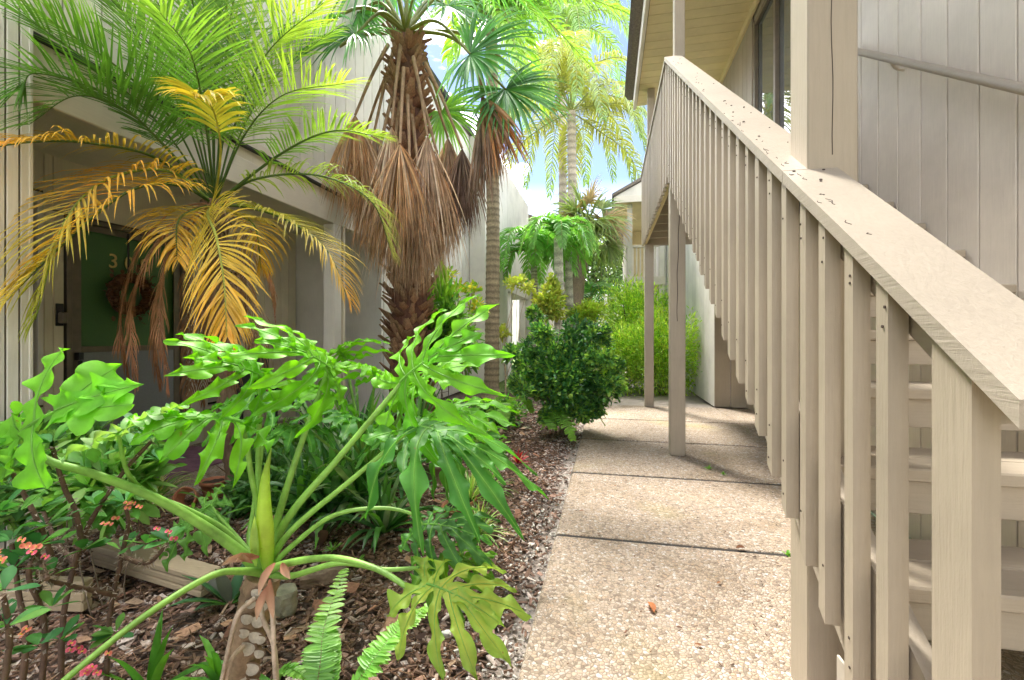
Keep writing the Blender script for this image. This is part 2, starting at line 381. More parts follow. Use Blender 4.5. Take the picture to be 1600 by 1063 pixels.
def interp(stops, s):
    xs = [a for a, _ in stops]; c = np.array([b for _, b in stops]); return np.stack([np.interp(s, xs, c[:, i]) for i in range(3)], -1)
# ================================================================== THE SETTING
def sheet(name, x0, x1, y0, y1, z, mat, nx=2, ny=2, amp=0, **k):
    xs = np.linspace(x0, x1, nx); ys = np.linspace(y0, y1, ny); X, Y = np.meshgrid(xs, ys, indexing='ij')
    Z = np.full(X.shape, z, float)
    if amp: Z = Z + amp*(np.sin(X*5.1+Y*2.3)+np.sin(X*2.7-Y*4.4+1)+.6*np.sin(X*11+Y*9)+rng.uniform(-.5, .5, X.shape))
    mb = MB(); i = np.arange(nx-1)[:, None]*ny + np.arange(ny-1)[None]
    mb.add(np.stack([X, Y, Z], -1).reshape(-1, 3), np.stack([i, i+ny, i+ny+1, i+1], -1).reshape(-1, 4)); return mb.build(name, mat, loc=(0, 0, 0), kind='structure', **k)
sheet('ground', -300, 300, -60, 400, -.16, M['hill'])
bed = sheet('garden_bed', -3.3, -.305, .2, 9.6, -.035, M['mulch'], 120, 260, .007)
sheet('planting_soil', -1.5, 6, 7.86, 15.8, -.04, M['mulch'], 60, 60, .01)
sheet('lawn', -6, -.9, 9.5, 26, -.03, M['lawn'], 40, 60, .008)
sheet('far_walkway', -.9, .15, 8.3, 25, -.022, M['agg'])
# exposed-aggregate walk of separate slabs
walk = thing('walkway', None, None, (0, 0, 0), kind='structure')
joints = [-1.05, .17, 1.42, 2.66, 3.91, 5.2, 6.5, 7.84]
jm = MB(); jm.add([(-.29, -1, -.007), (1.68, -1, -.007), (1.68, 7.83, -.007), (-.29, 7.83, -.007)], [[0, 1, 2, 3]]); jm.build('joint_bed', M['dark'], walk)
for a, b in zip(joints[:-1], joints[1:]):
    if a > 4: box('slab', 1.70, 2.19, a+.012, b-.012, -.12, 0, M['agg'], walk, .012)
    box('slab', -.30, 1.69, a+.012, b-.012, -.12+.003*math.sin(a*9), .003*math.sin(a*9), M['agg'], walk, .012)
# porch slab on the left
porch = thing('porch_floor', None, None, (-3.6, 3.4, 0), kind='structure')
box('slab', -4.5, -3.02, -1.0, 2.5, -.12, -.004, M['agg'], porch, .01)
box('slab', -4.5, -3.02, 2.51, 4.4, -.12, 0, M['agg'], porch, .01)
box('slab', -4.5, -3.02, 4.41, 5.68, -.12, -.003, M['agg'], porch, .01)
# ================================================================== LEFT TOWNHOUSE
lh = thing('townhouse', 'long cream townhouse with slatted siding and shaded porch, standing left of the garden bed', 'townhouse', (-4.33, 4, 0))
FX, PX = -4.33, -3.0
def wallbox(*a): return box('wall_core', *a[:6], a[6], lh, .001)
# ground floor recessed facade
wallbox(FX-.25, FX-.016, .2, 2.25, 0, 2.6, M['groove'])
wallbox(FX-.25, FX-.016, 2.25, 2.80, .0, .62, M['groove']); wallbox(FX-.25, FX-.016, 2.25, 2.80, 2.28, 2.6, M['groove'])
wallbox(FX-.25, FX-.016, 2.80, 5.7, 2.16, 2.6, M['groove'])
wallbox(FX-.25, FX-.016, 2.80, 2.87, 0, 2.16, M['groove'])
wallbox(FX-.25, FX-.016, 3.97, 4.17, 0, 2.16, M['groove'])
wallbox(FX-.25, FX-.016, 4.17, 4.77, 0, .35, M['groove']); wallbox(FX-.25, FX-.016, 4.17, 4.77, 1.98, 2.16, M['groove'])
wallbox(FX-.25, FX-.016, 4.77, 5.7, 0, 2.16, M['groove'])
siding(lh, 'x', FX-.016, .2, 2.22, 0, 2.6, M['porch'], 1, .15)
box('board', FX-.016, FX, 2.25, 2.735, 0, .60, M['porch'], lh); box('board', FX-.016, FX, 2.25, 2.735, 2.3, 2.6, M['porch'], lh); box('board', FX-.016, FX, 2.25, 2.43, .605, 2.295, M['porch'], lh)
box('board', FX-.016, FX, 2.80, 4.16, 2.17, 2.6, M['porch'], lh)
box('board', FX-.016, FX+.004, 3.985, 4.165, 0, 2.16, M['white'], lh)
box('board', FX-.016, FX, 2.74, 2.795, 0, 2.6, M['porch'], lh); box('board', FX-.016, FX, 2.80, 2.87, 0, 2.16, M['porch'], lh)
siding(lh, 'x', FX-.016, 4.79, 5.70, 0, 2.6, M['porch'], 1, .15)
box('board', FX-.016, FX, 4.175, 4.785, 2.0, 2.6, M['porch'], lh); box('board', FX-.016, FX, 4.175, 4.785, 0, .33, M['porch'], lh)
box('room_wall', FX-1.6, FX-1.5, 1.9, 5.2, 0, 2.6, M['dark'], lh)
# louvred windows
def louvre_window(y0, y1, z0, z1, n):
    f = box('window', FX-.12, FX-.10, y0, y1, z0, z1, M['dark'], lh)
    for (a, b, c, d) in ((y0, y0+.035, z0, z1), (y1-.035, y1, z0, z1), (y0+.036, y1-.036, z0, z0+.035), (y0+.036, y1-.036, z1-.035, z1)):
        box('frame', FX-.08, FX+.008, a, b, c, d, M['white'], f)
    me = boxmesh(.06, (y1-y0)-.08, .007, .001, M['louvre'])
    for i in range(n):
        o = link('louvre', me, None, f, (FX-.05, (y0+y1)/2, z0+.05+(i+.5)*(z1-z0-.1)/n)); o.rotation_euler = (0, math.radians(38), 0)
    return f
louvre_window(2.44, 2.73, .62, 2.28, 19)
louvre_window(4.19, 4.75, .35, 1.96, 20)
# screen door with the door behind it
dr = box('door', FX-.10, FX-.06, 2.93, 3.90, .02, 2.11, M['greendoor'], lh)
for (a, b, c, d, mt) in ((2.885, 2.925, 0, 2.15, 'bronze'), (3.915, 3.955, 0, 2.15, 'bronze'), (2.926, 3.914, 2.115, 2.15, 'bronze')):
    box('frame', FX-.05, FX+.012, a, b, c, d, M[mt], dr)
for (a, b, c, d) in ((2.93, 3.005, .03, 2.11), (3.845, 3.91, .03, 2.11), (3.006, 3.844, .03, .20), (3.006, 3.844, 2.06, 2.11), (3.006, 3.844, 1.02, 1.07)):
    box('screen_rail', FX-.03, FX-.012, a, b, c, d, M['bronze'], dr)
box('screen_panel', FX-.028, FX-.018, 3.007, 3.843, .201, 1.019, M['screenpanel'], dr)
hb = box('handle', FX-.011, FX+.045, 2.95, 2.985, .96, 1.02, M['black'], dr); box('handle', FX+.02, FX+.04, 2.955, 2.98, .78, .955, M['black'], dr)
# house number 308
def glyph(ch, y, z, h, parent):
    c = bpy.data.curves.new('numeral', 'FONT'); c.body = ch; c.size = h*1.35; c.extrude = .004; c.resolution_u = 3
    o = bpy.data.objects.new('numeral_tmp', c); COL.objects.link(o); dg = bpy.context.evaluated_depsgraph_get()
    me = bpy.data.meshes.new_from_object(o.evaluated_get(dg)); bpy.data.objects.remove(o)
    q = link('numeral', me, M['brass'], parent, (FX-.05, y, z)); q.rotation_euler = (math.radians(90), 0, math.radians(90)); return q
for ch, yy in (('3', 3.24), ('0', 3.38), ('8', 3.52)): glyph(ch, yy, 1.775, .135, dr)
# porch post, beam, fascia
box('post', PX-.14, PX, 4.58, 4.72, 0, 2.42, M['white'], lh, .006)
box('porch_post', PX-.14, PX, 4.76, 4.80, 0, 2.42, M['porch'], lh, .004)
box('porch_ceiling', FX-.24, PX-.05, .2, 5.697, 2.597, 2.64, M['porch'], lh, .002)
box('fascia', PX-.045, PX, 1.80, 5.74, 2.42, 2.655, M['white_h'], lh, .006)
box('fascia', PX-.075, PX-.03, 1.80, 5.74, 2.66, 2.76, M['porch'], lh, .003)
box('flashing', PX-.09, PX+.008, 1.80, 5.74, 2.763, 2.785, M['flash'], lh, .002)
box('fascia', PX-.09, PX-.004, 1.80, 5.74, 2.788, 2.85, M['white_h'], lh, .004)
# upper wall of grooved boards
wallbox(PX-.3, PX-.036, 1.80, 15.2, 2.85, 5.6, M['groove'])
siding(lh, 'x', PX-.036, 1.80, 5.76, 2.853, 5.6, M['white'], 1, .203)
# projecting end wall at the left edge of the frame
wallbox(PX-.55, PX+.05, -5, 1.79, 0, 5.6, M['groove'])
siding(lh, 'x', PX+.05, .22, 1.795, 0, 5.6, M['white'], 1, .055, thick=.012)
box('corner_board', PX-.55, PX+.066, 1.792, 1.81, 0, 5.6, M['white'], lh, .003)
# full-height bay beyond the porch
wallbox(PX-.3, PX-.036, 5.76, 12.0, 0, 2.85, M['groove'])
siding(lh, 'x', PX-.036, 5.78, 12.0, 0, 5.6, M['stucco'], 1, .203)
box('return_wall', FX-.5, PX-.02, 5.699, 5.76, 0, 2.845, M['stucco'], lh, .003)
box('return_wall', PX-.01, PX+.35, 9.70, 9.82, 0, 5.6, M['stucco'], lh, .004)
siding(lh, 'x', PX+.34, 9.83, 12.0, 0, 5.6, M['stucco'], 1, .3)
# second porch further back
wallbox(PX-.3, PX+.33, 12.0, 15.4, 2.40, 5.6, M['stucco'])
for yy in (12.9, 15.1): box('post', PX+.10, PX+.26, yy, yy+.16, 0, 2.40, M['white'], lh, .005)
wallbox(FX-.2, FX, 12.0, 17.4, 0, 2.4, M['porch'])
siding(lh, 'x', FX, 12.0, 17.3, 0, 2.4, M['porch'], 1, .3)
box('door', FX+.02, FX+.06, 14.2, 15.1, 0, 2.05, M['door_red'], lh)
wallbox(PX+.0, PX+.9, 15.42, 18.8, 0, 5.1, M['stucco'])
# roof edge: eave board and shingles, running away to the vanishing point
prism('roof', [(-8.5, 8.3), (PX+.02, 5.64), (PX+.02, 5.60), (-8.5, 5.60)], 1, -5, 15.6, M['shingle'], lh)
box('eave_board', PX-.02, PX+.06, .2, 15.6, 5.602, 5.72, M['flash'], lh, .004)
prism('roof', [(-8.5, 7.7), (PX+.95, 5.14), (PX+.95, 5.11), (-8.5, 5.11)], 1, 15.61, 19.0, M['shingle'], lh)
# ================================================================== FAR BUILDINGS
gw = thing('garden_wall', 'pale garden wall closing the far end of the courtyard behind the palms', 'wall', (-1, 25, 0))
for i in range(12):
    box('panel', -8+i*1.0, -8+i*1.0+.985, 25.0, 25.2, 0, 3.3 - .0*(i % 2), M['stucco'], gw, .01)
box('coping', -8, 4, 24.95, 25.25, 3.301, 3.38, M['white'], gw, .01)
fb = thing('apartment_building', 'far cream apartment building with gabled porch roof and white balcony railing, beyond the hedge', 'building', (2, 17, 0))
def part(n, *a, ch=.004): return box(n, *a[:6], a[6], fb, ch)
part('wall', 1.72, 6, 14.2, 24, 0, 5.2, M['stucco'])
siding(fb, 'x', 1.70, 14.2, 20, 0, 5.2, M['stucco'], -1, .3)
part('wall', .60, 1.70, 18.2, 18.4, 0, 5.2, M['soffit'])
part('balcony_floor', .50, 1.68, 14.3, 18.2, 2.70, 2.95, M['white_h'])
for (x, y) in ((.58, 14.35), (.58, 16.2), (.58, 18.0), (1.52, 14.35)): part('post', x, x+.15, y, y+.15, 0, 5.2, M['white'])
part('balcony_rail', .54, 1.69, 14.36, 14.46, 3.86, 3.93, M['white_h']); part('balcony_rail', .54, .64, 14.47, 18.1, 3.86, 3.93, M['white_h'])
for i in range(10): part('baluster', .62+i*.11, .66+i*.11, 14.39, 14.43, 2.96, 3.858, M['white'])
for i in range(30): part('baluster', .565, .605, 14.55+i*.12, 14.59+i*.12, 2.96, 3.858, M['white'])
part('soffit', .22, 1.70, 14.1, 18.2, 5.201, 5.23, M['soffit'])
part('fascia', .18, .22, 14.0, 18.4, 5.13, 5.33, M['white_h']); part('fascia', .225, 6.2, 14.0, 14.05, 5.15, 5.35, M['white_h'])
prism('gable', [(.22, 5.36), (6.2, 5.36), (3.2, 6.9)], 1, 14.06, 14.12, M['white'], fb)
prism('roof', [(.12, 5.34), (.12, 5.42), (3.2, 7.02), (6.3, 5.42), (6.3, 5.34), (3.2, 6.92)], 1, 13.95, 24, M['shingle'], fb)
# ================================================================== RIGHT TOWNHOUSE
rh = thing('townhouse', 'beige townhouse with vertical siding and sliding glass door, right of the stairs', 'townhouse', (1.9, 4, 0))
WX = 1.70
box('wall_core', WX+.018, WX+.3, -3, 4.62, 0, 5.6, M['groove'], rh, .001)
a = 1.3754 - 20*.118*1.0
ys = [(WX/1.7)*q for q in (-2.4,)]
siding(rh, 'x', WX+.016, 2.338-26*.203, 4.62, 0, 5.6, M['wall'], -1, .203, thick=.016)
box('wall_core', 2.2, 2.4, 4.62, 8.0, 0, 2.66, M['groove'], rh, .001)
siding(rh, 'x', 2.2, 4.63, 7.98, 0, 2.66, M['taupe_v'], -1, .203)
# store-room front under the landing and its long sunny side
box('wall_core', 1.722, 6, 7.966, 14.1, 0, 5.2, M['stucco'], rh, .001)
for i, (a, b) in enumerate(((1.705, 1.94), (1.95, 2.2))): box('board', a, b, 7.945, 7.965, 0, 2.66, M['taupe_v'], rh)
siding(rh, 'x', 1.721, 7.97, 14.0, 0, 5.2, M['stucco'], -1, .405, thick=.018)
# upper wall beside the landing with the sliding door
box('wall_core', 1.77, 1.95, 6.12, 7.95, 2.97, 5.2, M['groove'], rh, .001); siding(rh, 'x', 1.768, 6.16, 7.94, 2.97, 5.2, M['taupe_v'], -1, .203)
box('wall_core', 1.77, 1.95, 4.64, 6.12, 5.02, 5.2, M['taupe_v'], rh, .001)
sl = box('sliding_door', 1.80, 1.83, 4.66, 6.10, 3.0, 5.0, M['glass'], rh, .001)
for (a, b, c, d) in ((6.06, 6.12, 2.97, 5.02), (5.36, 5.42, 3.0, 5.0), (4.62, 4.66, 2.97, 5.02)): box('frame', 1.755, 1.799, a, b, c, d, M['bronze'], sl)
box('frame', 1.76, 1.798, 4.661, 6.059, 4.96, 5.018, M['bronze'], sl)
# soffit boards across the overhang, fascia, roof
y = -3.1
while y < 8.25:
    box('soffit_board', .50, 1.752, y, y+.172, 5.20, 5.218, M['soffit'], rh, .003); y += .178
box('soffit_backing', .49, 1.76, -1, 8.3, 5.222, 5.235, M['groove'], rh, .001)
box('trim', 1.715, 1.752, 4.7, 8.24, 5.10, 5.197, M['soffit'], rh, .004)
box('fascia', .44, .488, -1, 8.32, 5.15, 5.40, M['white_h'], rh, .006)
prism('roof', [(.36, 5.40), (.36, 5.47), (4.5, 7.3), (4.5, 5.40)], 1, -3, 8.45, M['shingle'], rh)
for i in range(5): box('shingle_course', .34-.012*i, .52, -1, 8.46, 5.415+.02*i, 5.433+.02*i, M['shingle'], rh, .002)
box('unseen_shade_wall', .3, 6, -3.4, -3.2, 0, 6.2, M['wall'], rh)  # unseen wall added behind the camera to darken the stair's front faces
# posts that carry the roof over the stairs
bp = box('roof_post', .61, .75, 1.58, 1.72, 0, 5.198, M['taupe_v'], rh, .005)
# handrail on the wall with brackets
hr = MB(); p0 = np.array([WX-.07, 3.62, 3.185]); p1 = np.array([WX-.07, 1.2, 1.41])
tube(hr, spline([p0, p1], 4), .021, 12)
hro = hr.build('handrail', M['taupe_h'], rh)
for f in (.22, .75):
    q = p0+(p1-p0)*f; br = MB(); tube(br, spline([q+[0, 0, -.01], q+[.03, 0, -.06], q+[.08, 0, -.075]], 6), .009, 8); br.build('bracket', M['galv'], hro)
# ================================================================== STAIRCASE
st = thing('staircase', 'taupe painted wooden staircase with slatted balustrade rising to a landing, on the right', 'staircase', (.6, .8, 0))
RISE, RUN = .197, .28; SL = RISE/RUN
def nose_y(k): return 1.755+(k-5)*RUN
def nose_z(y): return .985+SL*(y-1.755)
for k in range(1, 15):
    y = nose_y(k); z = k*RISE
    box('tread', .634, 1.69, y, y+.14, z-.038, z, M['taupe_x'], st, .005)
    box('tread', .634, 1.69, y+.147, y+.292, z-.038, z-.001, M['taupe_x'], st, .005)
    box('riser', .634, 1.69, y+.03, y+.05, z-.135, z-.039, M['taupe_x'], st, .003)
LZ, LY = 15*RISE, nose_y(15)
yy = LY
while yy < 7.95: box('deck_board', .634, 1.752 if yy > 4.62 else 1.69, yy, min(yy+.14, 7.97), LZ-.038, LZ, M['taupe_x'], st, .004); yy += .146
def sloped(name, x0, x1, ya, yb, ztop_a, ztop_b, depth, mat, cut_a=None):
    pts = [(ya, ztop_a), (yb, ztop_b), (yb, ztop_b-depth), (ya, ztop_a-depth)]
    if cut_a: pts = cut_a(pts)
    return prism(name, pts, 0, x0, x1, mat, st)
zt = lambda y: nose_z(y)+.045
sloped('stringer', .592, .630, .62, LY+.03, zt(.62), zt(LY+.03), .37, M['taupe_h'])
sloped('stringer', 1.655, 1.69, .62, LY+.03, zt(.62)-.12, zt(LY+.03)-.12, .25, M['taupe_h'])
box('rim_beam', .592, .630, LY+.035, 7.95, LZ-.29, LZ-.04, M['soffit'], st, .004)
box('rim_beam', .634, 1.69, 7.9, 7.94, LZ-.29, LZ-.04, M['taupe_x'], st, .004)
for k in range(7): box('joist', .634, 1.69, LY+.06+k*.47, LY+.10+k*.47, LZ-.26, LZ-.04, M['taupe_x'], st, .003)
box('foot_post', .60, .69, 1.19, 1.28, 0, .44, M['taupe_v'], st, .004)
rz = lambda y: 1.068+.7165*(y-.78)          # underside of the cap
CY = 4.62
sloped('hand_board', .592, .628, .86, CY, rz(.86)-.004, rz(CY)-.004, .10, M['taupe_h'])
def cap(ya, yb, name='rail_cap'):
    za, zb = rz(ya), rz(yb); th = .039
    return prism(name, [(ya, za), (yb, zb), (yb, zb+th), (ya+.0, za+th)], 0, .538, .692, M['taupe_h'], st)
cap(.735, 1.578); cap(1.582, CY+.03)
zL = rz(CY)
box('rail_cap', .538, .692, CY+.034, 7.98, zL+.0, zL+.04, M['taupe_h'], st, .004)
box('hand_board', .592, .628, CY+.01, 7.95, zL-.10, zL-.004, M['taupe_h'], st, .003)
def bal(y, w, zb0, zb1, zt0, zt1, d=.036, name='baluster'):
    x0 = .552; r = rng.uniform(-.0025, .0025)
    return prism(name, [(y, zb0), (y+w, zb1), (y+w, zt1), (y, zt0)], 0, x0+r, x0+r+d, M['taupe_v'], st)
bl = lambda y: .355+.70*(y-1.25)
bal(.838, .089, 0, 0, rz(.838)-.003, rz(.927)-.003, .038, 'newel')
y = 1.045
while y < CY-.05:
    w = .040+rng.uniform(-.004, .006); yj = y+rng.uniform(-.006, .006); dz = rng.uniform(-.012, .012)
    bal(yj, w, bl(yj)+dz, bl(yj+w)+dz, rz(yj)-.003, rz(yj+w)-.003); y += .1345
box('post', .592, .732, 4.63, 4.77, 0, LZ-.30, M['taupe_v'], st, .006)
box('post', .634, .732, 4.66, 4.77, LZ+.001, 5.197, M['taupe_v'], st, .006)
for ya in (7.72,):
    box('post', .592, .732, ya, ya+.14, 0, LZ-.30, M['taupe_v'], st, .006); box('post', .634, .75, ya, ya+.12, LZ+.001, 5.197, M['taupe_v'], st, .006)
y = CY+.03
while y < 7.9:
    r = rng.uniform(-.012, .012); bal(y, .04, LZ-.30+r, LZ-.30+r, zL-.002, zL-.002); y += .1345
# bolted plate at the foot and nail heads
pl = box('plate', .583, .5905, 1.262, 1.335, .02, .33, M['galv'], st, .003)
for z in (.10, .22):
    mb = MB(); tube(mb, [(.5815, 1.30, z), (.560, 1.30, z)], .013, 6); mb.build('bolt', M['galv'], pl, False)
nb = MB()
for i in range(27):
    y = 1.045+i*.1345
    for z in (rz(y)-.05, rz(y)-.09, bl(y)+.07, bl(y)+.17):
        if rng.random() < .8:
            c = np.array([.5505, y+.02+rng.uniform(-.006, .006), z+rng.uniform(-.02, .02)]); tube(nb, [c, c-[.0022, 0, 0]], .0035, 6)
for i in range(26):
    y = rng.uniform(.8, 4.5); c = np.array([rng.uniform(.56, .655), y, rz(y)+.0395]); tube(nb, [c, c+[0, -.0012, .0015]], rng.uniform(.002, .0055), 6)
nb.build('nail', M['nail'], st, kind='stuff')
pk = MB()
for i in range(34):
    y = rng.uniform(1.0, 2.3) if i < 24 else rng.uniform(2.3, 4.4); x = rng.uniform(.541, .585) if i < 26 else rng.uniform(.55, .68); L_ = rng.uniform(.008, .032)
    q = [np.array([x+rng.uniform(-.006, .006), y+f*L_, 0]) for f in (0, .3, .6, 1)]
    for v in q: v[2] = rz(v[1])+.0392
    tube(pk, spline(q, 8), .0011, 4)
pk.build('paint_crack', M['nail'], st, kind='stuff')
ck = MB(); zz = np.linspace(1.72, 5.19, 60); tube(ck, np.stack([.683+.006*np.sin(zz*2.1)+.002*np.sin(zz*17), 0*zz+1.5795, zz], -1), .0014, 4); ck.build('drying_crack', M['nail'], bp, kind='stuff')
ck = MB(); zz = np.linspace(1.3, 2.45, 40); tube(ck, np.stack([.665+.010*np.sin(zz*3.1)+.003*np.sin(zz*17), 0*zz+4.6295, zz], -1), .003, 4); ck.build('drying_crack', M['nail'], st, kind='stuff')
# ================================================================== PLANT BUILDERS
UP = np.array([0, 0, 1.])
def frond(parent, pts, llen, n=46, lw=.022, cols=None, droop=.5, r0=.012, a0=72, a1=25, lift=.25, start=.16, rcol=(.10, .17, .04), mat='leaf', jit=.06, name='frond', sag=0, prof='leaflet', twist=0, nrmv=None, miss=0.0):
    """pinnate palm leaf: a rachis with leaflets down both sides.
    cols = [(s, colour), ...] along the rachis"""
    R = spline(pts, 40); mb = MB(); m = len(R); rr = r0*np.linspace(1, .22, m)
    tube(mb, R, rr, 5, rcol)
    T = nrm(np.gradient(R, axis=0)); side = nrm(np.cross(T, UP + .001)); 
    if nrmv is not None: side = nrm(np.cross(T, np.asarray(nrmv, float)))
    nn = nrm(np.cross(side, T))
    for sg in (-1, 1):
        s = np.linspace(start, .995, n) + rng.uniform(-.006, .006, n)
        if miss: s = s[rng.random(n) > miss]
        k = len(s); f = s*(m-1); i = np.clip(f.astype(int), 0, m-2); q = (f-i)[:, None]
        B = R[i]*(1-q)+R[i+1]*q; t_ = nrm(T[i]*(1-q)+T[i+1]*q); sd_ = side[i]; n_ = nn[i]
        ang = np.radians(a0+(a1-a0)*s**1.3 + rng.normal(0, 5, k))[:, None]
        d = t_*np.cos(ang)+sd_*sg*np.sin(ang)+n_*(lift+rng.normal(0, .09, (k, 1)))
        L = llen*np.sin(np.pi*np.clip(.14+.80*(s-start)/(1-start), 0, 1))**.65*(1+rng.uniform(-.10, .08, k))
        c = interp(cols, s)*(1+rng.uniform(-.18, .18, (k, 1)))
        tipc = c*np.array([1.12, 1.05, .9])
        blades(mb, B, d, n_, L, lw*(1+rng.uniform(-.15, .15, k)), droop*(1+rng.uniform(-.3, .3, k)), c, tipc, prof, .35)
    return mb.build(name, M[mat], parent)
def fan(parent, hub, d, nrm_, size, n=34, spread=150, cols=((.05, .16, .03),), droop=.6, w=.04, split=.5, mat='leaf', name='leaf', pet=None, petr=.018, petcol=(.20, .22, .06), cup=.15, tip=None):
    """palmate palm leaf: pleated fan of segments on a petiole"""
    mb = MB(); d = nrm(d); sd_ = nrm(np.cross(d, nrm_)); nn = nrm(np.cross(sd_, d))
    if pet is not None: tube(mb, spline(pet, 16), np.linspace(petr, petr*.55, 16), 6, petcol)
    an = np.radians(np.linspace(-spread/1, spread/1, n)) + rng.normal(0, .012, n)
    dd = np.cos(an)[:, None]*d + np.sin(an)[:, None]*sd_ + nn*(cup+rng.normal(0, .05, (n, 1)))
    L = size*(1-.22*(np.abs(an)/np.radians(spread))**2)*(1+rng.uniform(-.08, .08, n))
    c = pick(cols, n, .2); 
    blades(mb, np.tile(hub, (n, 1)), dd, nn, L, w*size, droop*(1+rng.uniform(-.3, .5, n)), c, c*1.1 if tip is None else np.tile(tip, (n, 1)), [.12, .5, .85, .8, .5, .25, .04], .5)
    return mb.build(name, M[mat], parent)
def deadfan(parent, top, hub, size, n=46, spread=42, cols=((.42, .22, .10), (.50, .30, .15), (.36, .20, .11), (.30, .2, .13)), w=.028, lean=(0, 0, -1), name='dead_leaf'):
    """collapsed brown fan hanging under its own weight"""
    mb = MB(); T = spline([top, (np.asarray(top)+hub)/2+np.array([0, 0, .04]), hub], 12); tube(mb, T, np.linspace(.022, .013, 12), 6, (.46, .31, .19))
    lean = nrm(lean); a = rng.uniform(0, 2*np.pi, n); tilt = np.radians(spread)*np.sqrt(rng.random(n))
    s1 = nrm(np.cross(lean, [.3, 1, .1])); s2 = np.cross(lean, s1)
    d = lean*np.cos(tilt)[:, None]+(s1*np.cos(a)[:, None]+s2*np.sin(a)[:, None]*.55)*np.sin(tilt)[:, None]
    d = nrm(d + rng.normal(0, .05, (n, 3)) + np.array([0, 0, .55])*(tilt/np.radians(spread))[:, None]*.5)
    c = pick(cols, n, .25); L = size*rng.uniform(.6, 1.12, n)
    blades(mb, np.tile(hub, (n, 1))+d*.01, d, s2+.2*rng.normal(size=(n, 3)), L, w*rng.uniform(.5, 1.25, n), .55+rng.uniform(0, .5, n), c, c*.8, [.35, .9, 1, .9, .75, .45, .1], .55)
    # shredded threads
    k = int(n*.9); cc = pick(cols, k, .3)*.95
    blades(mb, np.tile(hub, (k, 1))+d[:k]*size*.45+np.array([0, 0, -.1]), nrm(d[:k]*.3+[0, 0, -1])+rng.normal(0, .12, (k, 3)), s1, size*rng.uniform(.4, .75, k), .008, .5, cc, cc*.8, 'leaflet', .2)
    return mb.build(name, M['dry'], parent)
def rosette(mb, c, n, L, w, cols, up=(15, 80), droop=.9, prof='strap', fold=.3, tipc=None, az=(0, 360)):
    a = np.radians(rng.uniform(*az, n)); e = np.radians(rng.uniform(*up, n))
    d = np.stack([np.cos(a)*np.cos(e), np.sin(a)*np.cos(e), np.sin(e)], -1)
    cc = pick(cols, n, .2); b = np.asarray(c)+d*[1, 1, 0]*L*.04
    blades(mb, b, d, UP+rng.normal(0, .15, (n, 3)), L*rng.uniform(.6, 1.05, n), w*rng.uniform(.75, 1.15, n), droop*rng.uniform(.6, 1.4, n), cc, cc*1.1 if tipc is None else np.tile(tipc, (n, 1)), prof, fold)
def cloud(mb, c, rad, n, L, w, cols, prof='oval', shell=.55, updir=.3, droop=.2, clump=0):
    """leaf-sized faces spread through a crown's volume"""
    c = np.asarray(c, float); rad = np.asarray(rad, float)*np.ones(3)
    u = nrm(rng.normal(size=(n, 3))); r = (shell+(1-shell)*rng.random(n))[:, None]
    if clump:
        k = nrm(rng.normal(size=(clump, 3)))*rng.uniform(.35, .95, (clump, 1)); p = k[rng.integers(0, clump, n)]+rng.normal(0, .17, (n, 3))
        u = nrm(p+1e-6); pos = c+p*rad
    else: pos = c+u*r*rad
    d = nrm(u+rng.normal(0, .6, (n, 3))+UP*updir)
    cc = pick(cols, n, .25)
    blades(mb, pos, d, nrm(UP+rng.normal(0, .5, (n, 3))), L*rng.uniform(.6, 1.15, n), w*rng.uniform(.7, 1.15, n), droop, cc, None, prof, .3)
def branch(mb, p0, p1, r0, r1, col, wob=.08, n=9, sides=7):
    p0, p1 = np.asarray(p0, float), np.asarray(p1, float); L = np.linalg.norm(p1-p0)
    q = [p0+(p1-p0)*f+rng.normal(0, wob*L*.35, 3)*(0 < f < 1) for f in (0, .33, .66, 1)]
    R = spline(q, n); tube(mb, R, np.linspace(r0, r1, n), sides, col, .08); return R
